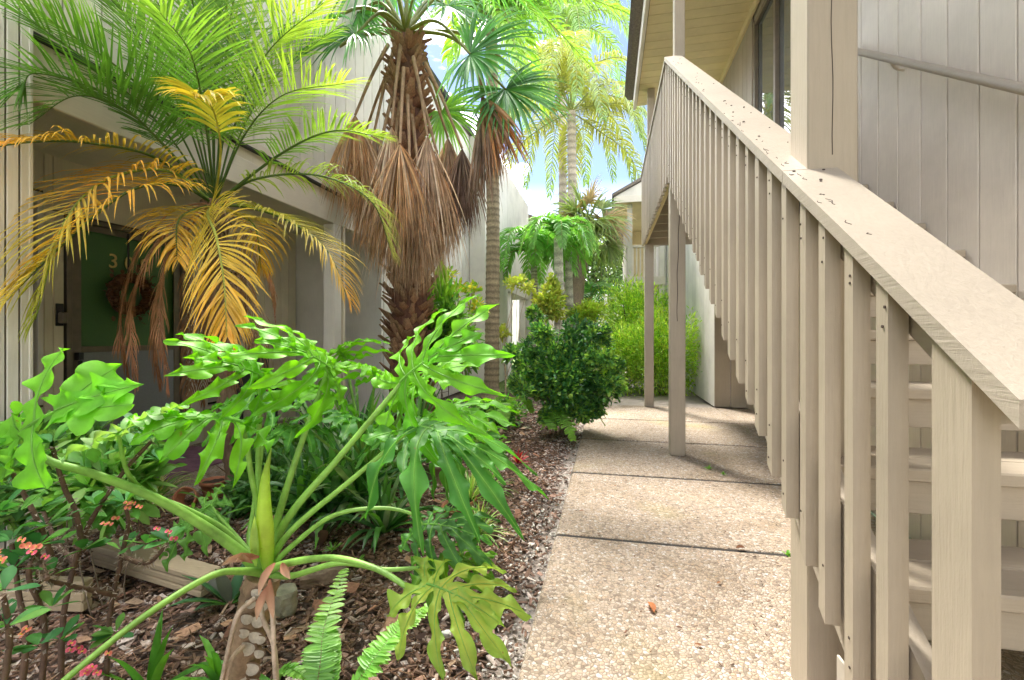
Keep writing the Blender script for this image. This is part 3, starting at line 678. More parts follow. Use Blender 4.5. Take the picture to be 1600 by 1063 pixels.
# ---- lobed philodendron blade
def lobed(parent, J, tipp, up, lobes=5, wide=.62, kx=.35, ky=.5, wmul=1.0, cols=((.10, .30, .03), (.16, .40, .05)), ruffle=.014, vein=(.22, .46, .09), name='leaf_blade', seed=1, yellow=0, L=None):
    rg = np.random.default_rng(seed)
    J = np.asarray(J, float); D = np.asarray(tipp, float)-J; Lf = np.linalg.norm(D) if L is None else L; D = nrm(D)
    S = nrm(np.cross(D, up)); Nn = np.cross(S, D); mb = MB(); NS, NW = 27, 7
    def place(x, y, z):
        z = z - kx*x*np.abs(x)/Lf - ky*y*y/Lf + .12*np.abs(y)
        return J + D*np.asarray(x)[..., None] + S*np.asarray(y)[..., None] + Nn*np.asarray(z)[..., None]
    def lobe(mx_, ang, ln, wd, curve, zoff):
        s = np.linspace(0, 1, NS); a = np.radians(ang) ; an = a*(1-curve*s)
        dx, dy = np.cos(an), np.sin(an); cx = mx_+np.concatenate([[0], np.cumsum((dx[1:]+dx[:-1])/2)])*ln/(NS-1); cy = np.concatenate([[0], np.cumsum((dy[1:]+dy[:-1])/2)])*ln/(NS-1)
        env = np.interp(s, [0, .12, .35, .55, .8, .93, 1], [1.0, .66, .55, 1.0, .74, .34, .0])*wd/2
        ph = rg.uniform(0, 6.28, 2); fr = rg.uniform(2.2, 3.4, 2)
        V = np.zeros((NS, NW, 3)); C = np.zeros((NS, NW, 3)); base = np.array(cols[0])+(np.array(cols[1])-np.array(cols[0]))*rg.random()
        for j in range(NW):
            w = (j-(NW-1)/2)/((NW-1)/2); sd2 = 0 if w < 0 else 1
            tooth = 1+.38*np.sin(fr[sd2]*2*np.pi*s+ph[sd2])*np.clip(s*3-.6, 0, 1)
            off = env*w*(tooth if abs(w) > .99 else 1+(tooth-1)*abs(w))
            x = cx - np.sin(an)*off; y = cy + np.cos(an)*off
            z = zoff + abs(w)*env*.22 + ruffle*abs(w)**2*np.sin((fr[sd2]*1.05)*2*np.pi*s+ph[1-sd2]*2)*np.clip(s*2.5, 0, 1)
            V[:, j] = place(x, y, z); c = np.tile(base, (NS, 1))
            if abs(w) < .05: c = c*.55+np.array(vein)*.45
            if yellow: 
                yy = np.clip(yellow*(1.2-abs(w))*rg.uniform(.5, 1.2)*(1-.6*s), 0, 1)[:, None]; c = c*(1-yy)+np.array([.62, .50, .08])*yy
            C[:, j] = c*(1+rg.uniform(-.05, .05))
        i = np.arange(NS-1)[:, None]*NW+np.arange(NW-1)[None]
        mb.add(V.reshape(-1, 3), np.stack([i, i+1, i+NW+1, i+NW], -1).reshape(-1, 4), C.reshape(-1, 3))
        # raised rib on the underside and top
        V2 = place(cx, cy, np.full(NS, zoff+.0012)); tube(mb, V2, np.linspace(.0035, .0008, NS)*Lf/.35, 4, vein)
    for k in range(lobes):
        f = k/(lobes-1)
        for sg in (-1, 1):
            ang = sg*(146-118*f**.9+rg.uniform(-6, 6)); ln = Lf*wide*1.08*np.interp(f, [0, .25, .5, 1], [.66, .98, 1.0, .80])*rg.uniform(.9, 1.08)
            lobe(Lf*(.0+.50*f**1.1), ang, ln, wmul*Lf*.195*rg.uniform(.85, 1.25), rg.uniform(.12, .3), .0015*k+.001*(sg > 0))
    lobe(Lf*.48, 0.0, Lf*.56, wmul*Lf*.19, 0, .009)
    tube(mb, place(np.linspace(0, Lf*.95, 14), np.zeros(14), np.full(14, .006)), np.linspace(.007, .0015, 14)*Lf/.35, 5, vein)
    return mb.build(name, M['waxy'], parent)
# ================================================================== PYGMY DATE PALM (front left)
GR, YG, YE, OR, BR = (.10, .28, .05), (.24, .42, .07), (.56, .48, .11), (.60, .34, .08), (.34, .15, .07)
T0 = 3.3
pd = thing('date_palm', 'young feathery date palm with orange drooping lower fronds, in front of the porch door', 'palm tree', ground(370, 775))
mb = MB(); b0 = ground(370, 775); c0 = P(335, 315, T0)
R = spline([b0-[0, 0, .05], P(362, 700, T0), P(350, 560, T0), P(340, 430, T0), c0], 40)
tube(mb, R, np.linspace(.05, .075, 40)*(1+.12*(np.arange(40) % 2)), 12, (.20, .13, .08), .10)
n = 160; i = rng.integers(3, 38, n); a = rng.uniform(0, 6.28, n); od = np.stack([np.cos(a), np.sin(a), np.full(n, 1.1)], -1)
blades(mb, R[i]+od*[.05, .05, 0], od, UP, rng.uniform(.05, .11, n), .035, -.1, pick([(.24, .15, .08), (.16, .10, .06)], n), None, [1, .8, .4, .1], .4)
mb.build('trunk', M['fibre'], pd)
def pfr(p, **k):   # p: list of (x, y, depth)
    q = [c0+[0, 0, -.02]] + [P(v[0], v[1], min(v[2], 2.78/max(.1, -(Fw[0]+Rt[0]*(v[0]-800)/FPX)))) for v in p]; return frond(pd, q, **k)
G1 = [(0, (.12, .24, .06)), (.5, (.14, .32, .06)), (1, (.22, .40, .08))]; G2 = [(0, (.14, .26, .06)), (.6, (.24, .40, .07)), (1, (.36, .50, .10))]
G3 = [(0, (.08, .20, .04)), (1, (.12, .28, .05))]
up_fr = [([(290, 160, 3.2), (210, 40, 3.0), (110, -60, 2.8)], G1), ([(300, 140, 3.4), (255, 20, 3.5), (170, -100, 3.4)], G2), ([(318, 130, 3.1), (300, 0, 2.9), (262, -120, 2.6)], G1),
 ([(335, 120, 3.5), (340, -20, 3.6), (330, -150, 3.5)], G2), ([(350, 130, 3.2), (365, 0, 3.1), (400, -120, 2.9)], G1), ([(360, 150, 3.5), (395, 30, 3.7), (450, -90, 3.8)], G2),
 ([(375, 170, 3.2), (420, 80, 3.1), (505, 5, 2.9)], G2), ([(385, 190, 3.4), (440, 110, 3.5), (525, 45, 3.5)], G1), ([(380, 215, 3.1), (440, 150, 2.9), (540, 130, 2.6)], G2),
 ([(270, 190, 3.4), (190, 110, 3.5), (75, 30, 3.5)], G1), ([(262, 210, 3.1), (170, 120, 2.9), (30, 20, 2.6)], G3), ([(322, 200, 2.9), (300, 90, 2.5), (250, 20, 2.1)], G1), ([(350, 200, 3.6), (380, 90, 4.0), (350, 10, 4.3)], G2),
 ([(255, 225, 3.2), (170, 150, 3.1), (60, 115, 2.9), (35, 140, 2.85)], G3), ([(262, 235, 3.1), (200, 175, 2.9), (120, 150, 2.7), (45, 195, 2.6)], G3)]
for k in range(3):
    x1 = rng.uniform(150, 470); up_fr.append(([(335+(x1-335)*.35, rng.uniform(170, 215), 3.3+rng.uniform(-.2, .5)), (335+(x1-335)*.8, rng.uniform(60, 120), 3.3+rng.uniform(-.4, .8)), (x1+(x1-335)*.25, rng.uniform(-60, 40), 3.3+rng.uniform(-.6, 1.0))], (G1, G2, G3, G2)[k % 4]))
for p, g in up_fr: pfr(p, llen=.42, n=54, lw=.0100, miss=.14, cols=g, droop=.45, r0=.008, start=.26, lift=.30)
frond(pd, [c0, P(345, 235, 2.9), P(330, 165, 2.6), P(300, 150, 2.35)], .30, 34, .018, [(0, (.40, .42, .06)), (1, (.68, .55, .10))], 1.2, .009, start=.45, rcol=(.5, .45, .1))
pfr([(440, 240, 3.2), (520, 205, 3.1), (600, 215, 3.0)], llen=.30, n=56, lw=.012, cols=[(0, GR), (1, (.36, .5, .12))], droop=.7, start=.25)
pfr([(400, 280, 3.3), (500, 275, 3.4), (580, 315, 3.4), (612, 395, 3.4)], llen=.38, n=60, lw=.013, cols=[(0, (.30, .38, .06)), (.6, (.30, .42, .12)), (1, (.5, .5, .2))], droop=1.4, start=.2)
pfr([(390, 325, 3.1), (450, 345, 3.0), (510, 390, 2.9), (545, 470, 2.85)], llen=.34, n=54, lw=.013, cols=[(0, (.30, .36, .05)), (.6, YE), (1, OR)], droop=1.3, start=.18)
pfr([(250, 250, 3.0), (150, 225, 2.7), (50, 222, 2.45), (-60, 240, 2.3)], llen=.34, n=46, lw=.012, miss=.05, cols=[(0, (.28, .34, .07)), (.4, (.58, .42, .08)), (1, (.68, .34, .06))], droop=1.2, start=.15)
pfr([(265, 268, 3.0), (170, 280, 2.6), (100, 350, 2.35), (55, 500, 2.25)], llen=.44, n=54, lw=.0135, miss=.08, cols=[(0, (.56, .44, .08)), (.4, (.74, .42, .08)), (.7, (.56, .48, .10)), (1, (.36, .44, .07))], droop=1.3, start=.16, rcol=(.3, .4, .08))
pfr([(280, 290, 2.9), (200, 300, 2.5), (90, 390, 2.3), (10, 470, 2.2)], llen=.40, n=50, lw=.0125, miss=.08, cols=[(0, (.56, .44, .08)), (.5, (.74, .44, .08)), (1, (.58, .50, .10))], droop=1.3, start=.2)
pfr([(325, 335, 2.8), (338, 370, 2.45), (350, 440, 2.35), (355, 525, 2.35)], llen=.36, n=54, lw=.0135, miss=.05, cols=[(0, (.48, .44, .08)), (.45, (.68, .52, .10)), (1, (.76, .44, .07))], droop=1.0, start=.12, rcol=(.42, .45, .10), nrmv=-Fw, lift=.05)
pfr([(300, 330, 3.0), (278, 348, 2.8), (276, 405, 2.7)], llen=.32, n=44, lw=.012, cols=[(0, YE), (1, (.62, .40, .05))], droop=1.5, start=.2)
pfr([(370, 335, 3.2), (398, 355, 3.0), (408, 420, 3.0)], llen=.30, n=44, lw=.012, cols=[(0, YE), (1, (.62, .40, .05))], droop=1.5, start=.2)
DD = [(0, (.40, .22, .13)), (.5, (.45, .27, .17)), (1, (.30, .14, .08))]
for p in ([(270, 330, 3.0), (215, 395, 2.85), (188, 500, 2.8), (200, 590, 2.8)], [(285, 335, 3.0), (235, 400, 2.8), (205, 480, 2.75), (212, 600, 2.8)], [(300, 340, 3.0), (262, 400, 2.85), (250, 500, 2.85), (262, 610, 2.9)],
          [(305, 345, 3.1), (258, 420, 3.0), (240, 520, 3.0), (250, 600, 3.0)], [(385, 350, 3.2), (408, 400, 3.15), (425, 450, 3.1), (430, 500, 3.1)]):
    frond(pd, [c0]+[P(*v) for v in p], .20 if p[0][0] < 380 else .1, 60, .0065, DD, 2.4, .007, a0=26, a1=9, lift=0, start=.3, rcol=(.45, .24, .14), mat='dry', name='dead_frond')
for k in range(16):    # skirt of old fronds round the trunk
    x = rng.uniform(300, 400); y0 = rng.uniform(360, 470); dx = rng.uniform(-25, 20)
    frond(pd, [P(350, y0-40, T0), P(x, y0+20, T0-.12), P(x+dx*.5, y0+100, T0-.15), P(x+dx, y0+175, T0-.1+rng.uniform(0, .2))], .20, 34, .007, [(0, (.34, .24, .16)), (1, (.24, .13, .08))], 2.2, .007, a0=38, a1=15, lift=0, start=.2, rcol=(.36, .26, .17), mat='dry', name='dead_frond')
# ================================================================== WASHINGTONIA with its skirt of dead leaves
T1 = 5.0
wp = thing('fan_palm', 'tall fan palm with shaggy skirt of hanging brown dead leaves, centre left', 'palm tree', P(640, 690, T1)*[1, 1, 0])
mb = MB(); base = P(636, 690, T1); base[2] = -.05; top = P(634, 60, T1)
R = spline([base, P(640, 480, T1), P(640, 300, T1), top], 60); rr = np.interp(np.linspace(0, 1, 60), [0, .25, .5, .8, 1], [.24, .23, .20, .17, .13])
tube(mb, R, rr*.85, 14, (.16, .075, .05), .08)
n = 620; i = rng.integers(1, 59, n); a = rng.uniform(0, 6.28, n); od = np.stack([np.cos(a), np.sin(a), rng.uniform(.5, 1.5, n)], -1)
blades(mb, R[i]+np.stack([np.cos(a), np.sin(a), 0*a], -1)*(rr[i]*.8)[:, None], od, UP, rng.uniform(.12, .22, n), rng.uniform(.06, .11, n), -.2, pick([(.34, .15, .08), (.22, .09, .055), (.42, .22, .12), (.14, .06, .04)], n), (.42, .26, .16), [1.3, 1.0, .7, .5], .5)
mb.build('trunk', M['fibre'], wp)
TAN, DKT = ((.66, .40, .20), (.72, .50, .30), (.60, .37, .20), (.54, .38, .25)), ((.62, .44, .29), (.70, .54, .38), (.54, .38, .26), (.76, .62, .47), (.40, .27, .18), (.66, .42, .24))
hubs = [(555, 180, 4.7, .95, TAN), (612, 198, 4.55, 1.0, DKT), (668, 212, 4.55, 1.05, DKT), (722, 232, 4.8, .72, ((.20, .13, .10), (.28, .19, .14))), (640, 245, 4.5, 1.05, DKT), (590, 250, 4.75, .9, TAN),
        (690, 270, 4.75, .75, DKT), (625, 225, 4.4, 1.0, TAN), (585, 205, 4.9, .9, DKT), (650, 190, 5.3, .9, DKT), (700, 215, 5.3, .8, DKT), (570, 210, 5.3, .8, DKT), (655, 280, 4.6, .85, DKT), (610, 290, 4.65, .85, TAN)]
for (x, y, t_, sz, cc) in hubs:
    tp = P(634+(x-634)*.35, max(70, y-130+rng.uniform(-10, 20)), T1+(t_-T1)*.35)
    deadfan(wp, tp, P(x, y, t_), sz*(1.12 if cc is not TAN else .95), n=170, spread=19 if cc is not TAN else 27, cols=cc, w=.017)
deadfan(wp, P(740, 90, 4.6), P(752, 152, 4.5), .78, n=90, spread=24, cols=((.62, .30, .13), (.50, .30, .18), (.35, .22, .15)), lean=(.35, 0, -1))
deadfan(wp, P(745, 95, 4.6), P(756, 158, 4.55), .95, n=60, spread=12, cols=((.36, .26, .20), (.28, .21, .16)))
FG = ((.06, .20, .05), (.09, .28, .06), (.12, .34, .07)); FGY = ((.16, .36, .05), (.22, .44, .06))
for (x, y, t_, tx, ty, sz, cc) in [(790, 140, 4.6, 860, 215, .78, FG), (735, 85, 4.4, 840, 75, .80, FG), (690, 175, 5.5, 735, 250, .75, FGY), (555, 55, 4.6, 470, 95, .85, FG), (500, 40, 4.4, 400, 70, .8, FG),
          (590, -60, 4.4, 540, 40, .9, FG), (680, -60, 4.5, 740, 20, .9, FG), (640, -120, 5, 640, -260, .9, FG), (540, -40, 5.4, 440, -60, .9, FG), (760, -30, 5.4, 860, -10, .9, FG), (470, 130, 5.4, 400, 210, .8, FG), (820, 120, 5.2, 890, 190, .5, FGY), (560, 20, 5.6, 500, 110, .8, FG), (610, -30, 5.7, 600, 60, .8, FG), (700, 10, 5.6, 760, 60, .8, FG)]:
    hub = P(x, y, t_); tg = P(tx, ty, t_-.2); d = tg-hub; c1 = P(634, 50, T1); mid = (c1+hub)/2+[0, 0, .22]
    fan(wp, hub, d, nrm(UP*.6-Fw*.7+rng.normal(0, .25, 3)), sz, 40, 118, cc, .9, .055, pet=[c1, mid, hub], petr=.024, petcol=(.24, .26, .07))
# ================================================================== SLENDER RINGED PALM
def ringpalm(name, label, px, ybase, ttop, t_, r, col, group=None, rings=60, leanx=0):
    base = P(px, ybase, t_); base[2] = -.05
    o = thing(name, label, 'palm tree', (base[0], base[1], 0), group); tp = P(px+leanx, ttop, t_); R = spline([base, (base+tp)/2+[.03, 0, 0], tp], rings*3)
    k = np.arange(rings*3); rr = r*np.linspace(1.12, .82, rings*3)*np.where(k % 3 == 0, 1.06, 1.0); rr[:6] *= np.linspace(1.5, 1.1, 6)
    cc = np.where((k % 3 == 0)[:, None], np.array(col)*.55, np.array(col)*(1+.12*np.sin(k*.7))[:, None]); mb = MB(); tube(mb, R, rr, 14, cc, .01); mb.build('trunk', M['bark'], o); return o, tp
sp, tp = ringpalm('ringed_palm', 'slender palm with ringed grey brown trunk, right of the shaggy fan palm', 768, 600, 35, 8.6, .125, (.33, .27, .17))
for k, (tx, ty, dt) in enumerate([(650, 55, -1.2), (600, -30, 0), (700, 130, -.6), (860, 60, -1.2), (980, 20, -1.0), (930, 110, -.3), (820, 130, -1.5), (760, -200, 0), (880, -120, .6), (640, -140, .8), (850, 170, .9), (700, 90, 1.2)]):
    e = P(tx, ty, 8.6+dt); mid = (tp+e)/2+[0, 0, .55]; q = tp+(mid-tp)*.5+[0, 0, .22]
    frond(sp, [tp, q, mid, e], .62, 60, .045, [(0, (.14, .32, .05)), (1, (.30, .52, .08))], 1.7, .03, start=.12, rcol=(.3, .36, .1))
mb = MB(); tube(mb, spline([tp-[0, 0, 1.1], tp-[0, 0, .5], tp+[0, 0, .1]], 10), [.11, .125, .13, .13, .12, .11, .10, .08, .07, .05], 12, (.24, .34, .12)); mb.build('crownshaft', M['stem'], sp)
# ================================================================== PALMS IN THE BACKGROUND
def crown(o, c, n, L, llen, cols, rise=(.1, .9), droop=1.6, lw=.05, nl=34, r0=.025, arch=.5, dead=0):
    for k in range(n):
        a = 6.283*(k+rng.uniform(-.3, .3))/n; e = rng.uniform(*rise); Lk = L*rng.uniform(.8, 1.1); h = np.array([math.cos(a), math.sin(a), 0])
        e1 = c+h*Lk*.35*math.cos(e)+UP*Lk*.45*math.sin(e); e2 = c+h*Lk*.72+UP*Lk*(.55*math.sin(e)-arch*.18); e3 = c+h*Lk*.95+UP*Lk*(.35*math.sin(e)-arch*.75)
        frond(o, [c, e1, e2, e3], llen, int(nl*1.5), lw*.8, cols, droop, r0, start=.15, rcol=(.35, .38, .14), a1=35)
q = ringpalm('queen_palm', 'tall feathery palm with yellow tinged crown and pale trunk, beyond the courtyard', 893, 585, 175, 14.0, .15, (.50, .43, .36), rings=40)
crown(q[0], q[1], 22, 3.0, .66, [(0, (.30, .34, .09)), (.5, (.34, .36, .10)), (1, (.16, .28, .09))], (-.3, 1.2), 2.4, .05, 42, arch=.9)
q2 = ringpalm('queen_palm', 'second tall palm behind, its crown at the top beside the landing', 878, 580, 60, 16.5, .15, (.50, .44, .38), rings=40)
crown(q2[0], q2[1], 20, 3.2, .68, [(0, (.13, .26, .08)), (.6, (.20, .32, .09)), (1, (.14, .30, .11))], (-.2, 1.3), 2.2, .05, 42, arch=.9)
q3 = ringpalm('christmas_palm', 'small bright green palm with thin pale trunk, left of the thick white trunk', 834, 590, 395, 11.0, .085, (.50, .47, .38), rings=40)
crown(q3[0], q3[1], 13, 1.25, .42, [(0, (.10, .34, .08)), (1, (.20, .46, .10))], (.1, 1.3), 1.2, .05, 30, .02, .9)
q4 = ringpalm('royal_palm', 'thick smooth white palm trunk standing in the middle of the courtyard', 872, 620, 372, 9.6, .11, (.66, .64, .60), rings=16)
crown(q4[0], q4[1], 9, .85, .3, [(0, (.10, .32, .08)), (1, (.20, .44, .12))], (.5, 1.3), 1.0, .05, 26, .02, .9)
q6 = ringpalm('royal_palm', 'second white palm trunk just behind the thick one', 888, 610, 385, 10.8, .10, (.60, .57, .52), rings=16)
crown(q6[0], q6[1], 7, .8, .3, [(0, (.12, .32, .08)), (1, (.22, .44, .12))], (.5, 1.2), 1.0, .05, 22, .02, .9)
o = thing('sabal_palm', 'leaning cabbage palm with rounded pale green fan leaves, left of the far balcony', 'palm tree', P(896, 590, 13)*[1, 1, 0])
mb = MB(); b = P(893, 590, 13); b[2] = -.05; tp = P(916, 362, 13); tube(mb, spline([b, P(900, 480, 13), tp], 30), .17, 10, (.34, .25, .19), .14); mb.build('trunk', M['fibre'], o)
for k in range(34):
    a = rng.uniform(0, 6.28); e = rng.uniform(-.8, 1.2); d = np.array([math.cos(a)*math.cos(e), math.sin(a)*math.cos(e), math.sin(e)]); hub = tp+d*rng.uniform(.55, .85)
    fan(o, hub, d-[0, 0, .5], nrm(UP*.5-Fw*.6+d*.2), .85, 26, 120, ((.26, .34, .12), (.34, .40, .18), (.20, .30, .10)) if k % 5 else ((.45, .33, .2),), 1.0, .09, pet=[tp, tp+d*.3+[0, 0, .06], hub], petr=.02)
o = thing('young_palm', 'low dark green young palm in front of the garden wall', 'palm tree', P(922, 560, 15)*[1, 1, 0]); c = P(922, 470, 15)
mb = MB(); tube(mb, [c*[1, 1, 0], c], .07, 8, (.25, .2, .12)); mb.build('trunk', M['bark'], o); crown(o, c, 10, 1.2, .4, [(0, (.05, .18, .05)), (1, (.10, .28, .08))], (.2, 1.2), 1.0, .045, 24, .02, .7)
# tall tree tops and hedge masses beyond
def shrub(name, label, cat, c, rad, n, L, w, cols, prof='oval', stems=7, clump=26, mat='leaf', stemcol=(.16, .12, .08), group=None, shell=.3, updir=.3):
    c = np.asarray(c, float); o = thing(name, label, cat, (c[0], c[1], 0), group); mb = MB(); cloud(mb, c, rad, n, L, w, cols, prof, shell, updir, .25, clump); cloud(mb, c, np.asarray(rad)*.8, n//3, L, w, cols, prof, .2, updir)
    mb.build('foliage', M[mat], o); mb = MB()
    for k in range(stems):
        u = nrm(rng.normal(size=3)); e = c+u*np.asarray(rad)*.7; e[2] = max(e[2], .2); R = branch(mb, [c[0]+rng.uniform(-.1, .1), c[1]+rng.uniform(-.1, .1), -.04], e, .018*rad[0], .006*rad[0], stemcol)
        for j in range(3):
            u = nrm(rng.normal(size=3)+UP*.4); branch(mb, R[4+j], R[4+j]+u*rad[0]*.4, .008*rad[0], .003, stemcol, n=6, sides=5)
    mb.build('stem', M['bark'], o); return o
LIME = ((.44, .64, .07), (.32, .56, .07), (.56, .68, .12), (.20, .40, .06))
HAZ = ((.14, .22, .08), (.20, .28, .10), (.10, .17, .07))
shrub('broadleaf_tree', 'green tree crown rising far behind the garden wall', 'tree', P(945, 420, 32)+[0, 0, 0], (4.0, 3, 2.6), 5000, .35, .18, HAZ, clump=60)
shrub('broadleaf_tree', 'hazy tree crown beyond the far left townhouse', 'tree', P(838, 440, 34), (3.0, 3, 2.4), 4000, .35, .18, HAZ, clump=50)
shrub('hedge_bush', 'bright lime bush on the near side of the far balcony', 'bush', P(1000, 500, 12.5), (1.5, 1.2, .95), 6500, .13, .035, LIME, 'lance', clump=44)
shrub('hedge_bush', 'sunlit lime green bush right behind the walkway posts', 'bush', P(1035, 555, 9.3), (.95, .8, .95), 9000, .10, .024, LIME, 'lance', clump=50)
shrub('hedge_bush', 'lime green bush filling the gap left of the posts', 'bush', P(965, 560, 9.8), (.85, .7, .8), 7000, .10, .024, LIME, 'lance', clump=44)
shrub('croton_bush', 'pale yellow bush under the white palm trunks', 'bush', P(862, 470, 9.2), (.30, .3, .45), 900, .12, .06, ((.50, .52, .12), (.42, .50, .10), (.30, .44, .10)), clump=14)
shrub('croton_bush', 'small yellow bush behind the dark glossy shrub', 'bush', P(920, 490, 10.5), (.50, .4, .35), 1200, .10, .05, ((.46, .56, .10), (.34, .5, .08)), clump=14)
o = shrub('glossy_shrub', 'rounded dark green glossy shrub overhanging the walkway edge', 'shrub', P(880, 590, 5.45)+[0, 0, 0], (.47, .5, .46), 6500, .062, .034, ((.08, .25, .09), (.12, .33, .10), (.20, .44, .10), (.06, .18, .065), (.36, .58, .12)), stems=11, clump=60, mat='glossy', shell=.35)
o2 = MB(); cloud(o2, P(905, 520, 5.4), (.24, .24, .20), 900, .06, .033, ((.05, .16, .055), (.10, .26, .06)), clump=16); cloud(o2, P(935, 610, 5.2), (.30, .28, .22), 1500, .06, .033, ((.05, .16, .055), (.12, .28, .06)), clump=14)
cloud(o2, P(828, 545, 5.5), (.22, .2, .12), 900, .06, .033, ((.05, .16, .055), (.12, .28, .06)), clump=8)
GL = ((.10, .28, .10), (.16, .38, .10), (.07, .20, .07), (.30, .54, .11), (.40, .62, .13))
for (x, y, r) in [(850, 520, .16), (925, 525, .17), (945, 560, .16), (950, 600, .15), (820, 575, .16), (815, 610, .15), (860, 650, .17), (905, 640, .16), (930, 640, .13), (838, 490, .09), (960, 575, .11), (800, 555, .1), (895, 560, .25), (850, 600, .25)]:
    cloud(o2, P(x, y, 5.3+rng.uniform(-.3, .3)), (r*1.1, r, r*.9), int(3500*r), .062, .034, GL, clump=8)
o2.build('foliage', M['glossy'], o)
# thin branching yellow-leaved shrub (left of ringed trunk and right of it)
def twiggy(label, base, tips, cols, L=.10, w=.05, n=60, col=(.30, .22, .15), r=.012, rad=.13):
    o = thing('twiggy_shrub', label, 'shrub', (base[0], base[1], 0)); mb = MB(); lf = MB(); fk = np.array(base)+[0, 0, .35]
    tube(mb, [base, fk], r*1.4, 7, col)
    for tpp in tips: branch(mb, fk, tpp, r, r*.4, col, .14); cloud(lf, tpp, (rad, rad, rad*.8), n, L, w, cols, 'oval', .2, .5)
    mb.build('stem', M['bark'], o); lf.build('foliage', M['leaf'], o); return o
g = P(728, 600, 6.6); g[2] = -.03
twiggy('thin stemmed shrub with green and yellow leaves, left of the slender ringed trunk', g, [P(716, 455, 6.6), P(738, 455, 6.5), P(690, 490, 6.7), P(745, 480, 6.8), P(725, 510, 6.4), P(700, 430, 6.8)], ((.36, .50, .06), (.22, .44, .06), (.60, .52, .08)))
g = P(790, 590, 9.0); g[2] = -.03
twiggy('bare stemmed shrub with pale yellow leaf heads by the far porch', g, [P(800, 445, 9), P(825, 450, 9), P(812, 440, 9.2), P(785, 520, 9)], ((.55, .58, .16), (.45, .54, .12)), .12, .06, 70, (.52, .42, .30))
shrub('leafy_bush', 'light green lance leaved bush behind the big split philodendron leaf', 'bush', P(688, 520, 5.6), (.42, .4, .50), 2600, .15, .036, ((.16, .38, .05), (.24, .48, .06), (.10, .28, .05)), 'lance', clump=30)
o = thing('banana_plant', 'broad leaved bright green plant rising beside the fan palm trunk', 'plant', P(680, 620, 5.8)*[1, 1, 0])
mb = MB(); b = P(680, 560, 5.8)
for (x, y, tx, ty, L_, w_) in [(672, 480, 700, 400, .55, .20), (680, 470, 715, 440, .4, .16), (668, 500, 665, 420, .55, .18), (690, 480, 690, 395, .6, .2)]:
    q = P(x, y, 5.8); tube(mb, spline([b, q], 5), .012, 6, (.25, .4, .08)); blades(mb, q, P(tx, ty, 5.6)-q, -Fw+UP*.3, L_, w_, .5, (.20, .44, .06), (.34, .54, .08), 'oval', .2)
mb.build('leaf', M['leaf'], o)
# ================================================================== SPLIT-LEAF PHILODENDRON (foreground)
TP = 1.45
ph = thing('split_leaf_philodendron', 'big foreground philodendron with long green stalks, deeply split leaves and scarred pale stem', 'plant', P(395, 1120, TP)*[1, 1, 0])
pc = P(413, 893, TP)
mb = MB(); b = P(375, 1150, TP); b[2] = -.04
R = spline([b, P(382, 1030, TP-.02), P(398, 950, TP), pc+[0, 0, -.01]], 30); tube(mb, R, np.linspace(.045, .052, 30), 14, (.30, .20, .12), .10)
mb.build('trunk', M['bark'], ph)
# pale oval leaf scars on the stem
for k, (x, y, r) in enumerate([(401, 928, 11), (391, 944, 10), (409, 948, 10), (385, 968, 11), (402, 972, 12), (380, 990, 10), (398, 996, 12), (384, 1014, 15), (404, 1022, 9), (378, 1040, 9), (392, 1046, 13), (374, 1062, 11), (406, 1000, 9), (396, 1068, 10)]):
    mb = MB(); c = P(x, y, TP-.058); rr_ = r/FPX*TP; a = np.linspace(0, 6.283, 14, endpoint=False)
    for f, dz, cc in ((1.0, 0, (.20, .12, .07)), (.84, .0025, (.50, .44, .35))):
        ring = c + (np.cos(a)[:, None]*Rt*rr_*f*1.05 + np.sin(a)[:, None]*UP*rr_*f*.85) - Fw*dz + (np.cos(a)**2)[:, None]*Fw*.006
        mb.add(np.vstack([ring, c-Fw*(dz+.0015)]), [[j, (j+1) % 14, 14] for j in range(14)], cc)
    mb.build('leaf_scar', M['bark'], ph)
for pts in ([(398, 935, 1.38), (372, 960, 1.34), (358, 1010, 1.32), (345, 1070, 1.32)], [(405, 938, 1.38), (412, 970, 1.34), (428, 1010, 1.33), (434, 1075, 1.33)], [(415, 930, 1.37), (425, 955, 1.33), (428, 1020, 1.30), (432, 1080, 1.3)], [(380, 1010, 1.38), (362, 1030, 1.34), (350, 1075, 1.33)]):
    mb = MB(); tube(mb, spline([P(*q) for q in pts], 18), np.linspace(.0075, .006, 18), 7, (.52, .40, .30), .1); mb.build('aerial_root', M['bark'], ph)
PG = (.22, .42, .07)
def petiole(pts, r=.0115, col=PG):
    mb = MB(); R = spline([pc+[0, 0, -.005]]+[P(*q) for q in pts], 34); tube(mb, R, r*np.interp(np.linspace(0, 1, 34), [0, .08, .3, 1], [1.7, 1.35, 1.05, .62]), 9, col); return mb
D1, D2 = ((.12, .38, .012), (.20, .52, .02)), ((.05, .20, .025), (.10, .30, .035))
def pleaf(pts, tipq, upv, r=.0115, **k):
    o = lobed(ph, P(*pts[-1]), P(*tipq), nrm(upv), name='leaf', **k); mb = petiole(pts, r); q = mb.build('leaf_stalk', M['stem'], o); return o
cu = lambda u, f, r=0.: UP*u - Fw*f + Rt*r          # a direction: up, towards the viewer, to the right
pleaf([(345, 840, 1.40), (250, 782, 1.32), (150, 742, 1.25), (72, 718, 1.2), (36, 680, 1.18)], (125, 560, 1.02), cu(.35, .9, -.2), seed=3, lobes=3, wmul=1.75, kx=.5, ky=.3, L=.29, wide=.62, cols=((.13, .42, .03), (.20, .52, .04)), r=.013)
pleaf([(352, 830, 1.42), (290, 795, 1.38), (235, 772, 1.35), (200, 740, 1.3), (185, 680, 1.28)], (262, 610, 1.15), cu(.9, .25, 0), seed=5, lobes=4, wmul=1.4, kx=.2, ky=.3, L=.22, cols=((.30, .46, .20), (.22, .44, .12)), r=.008)
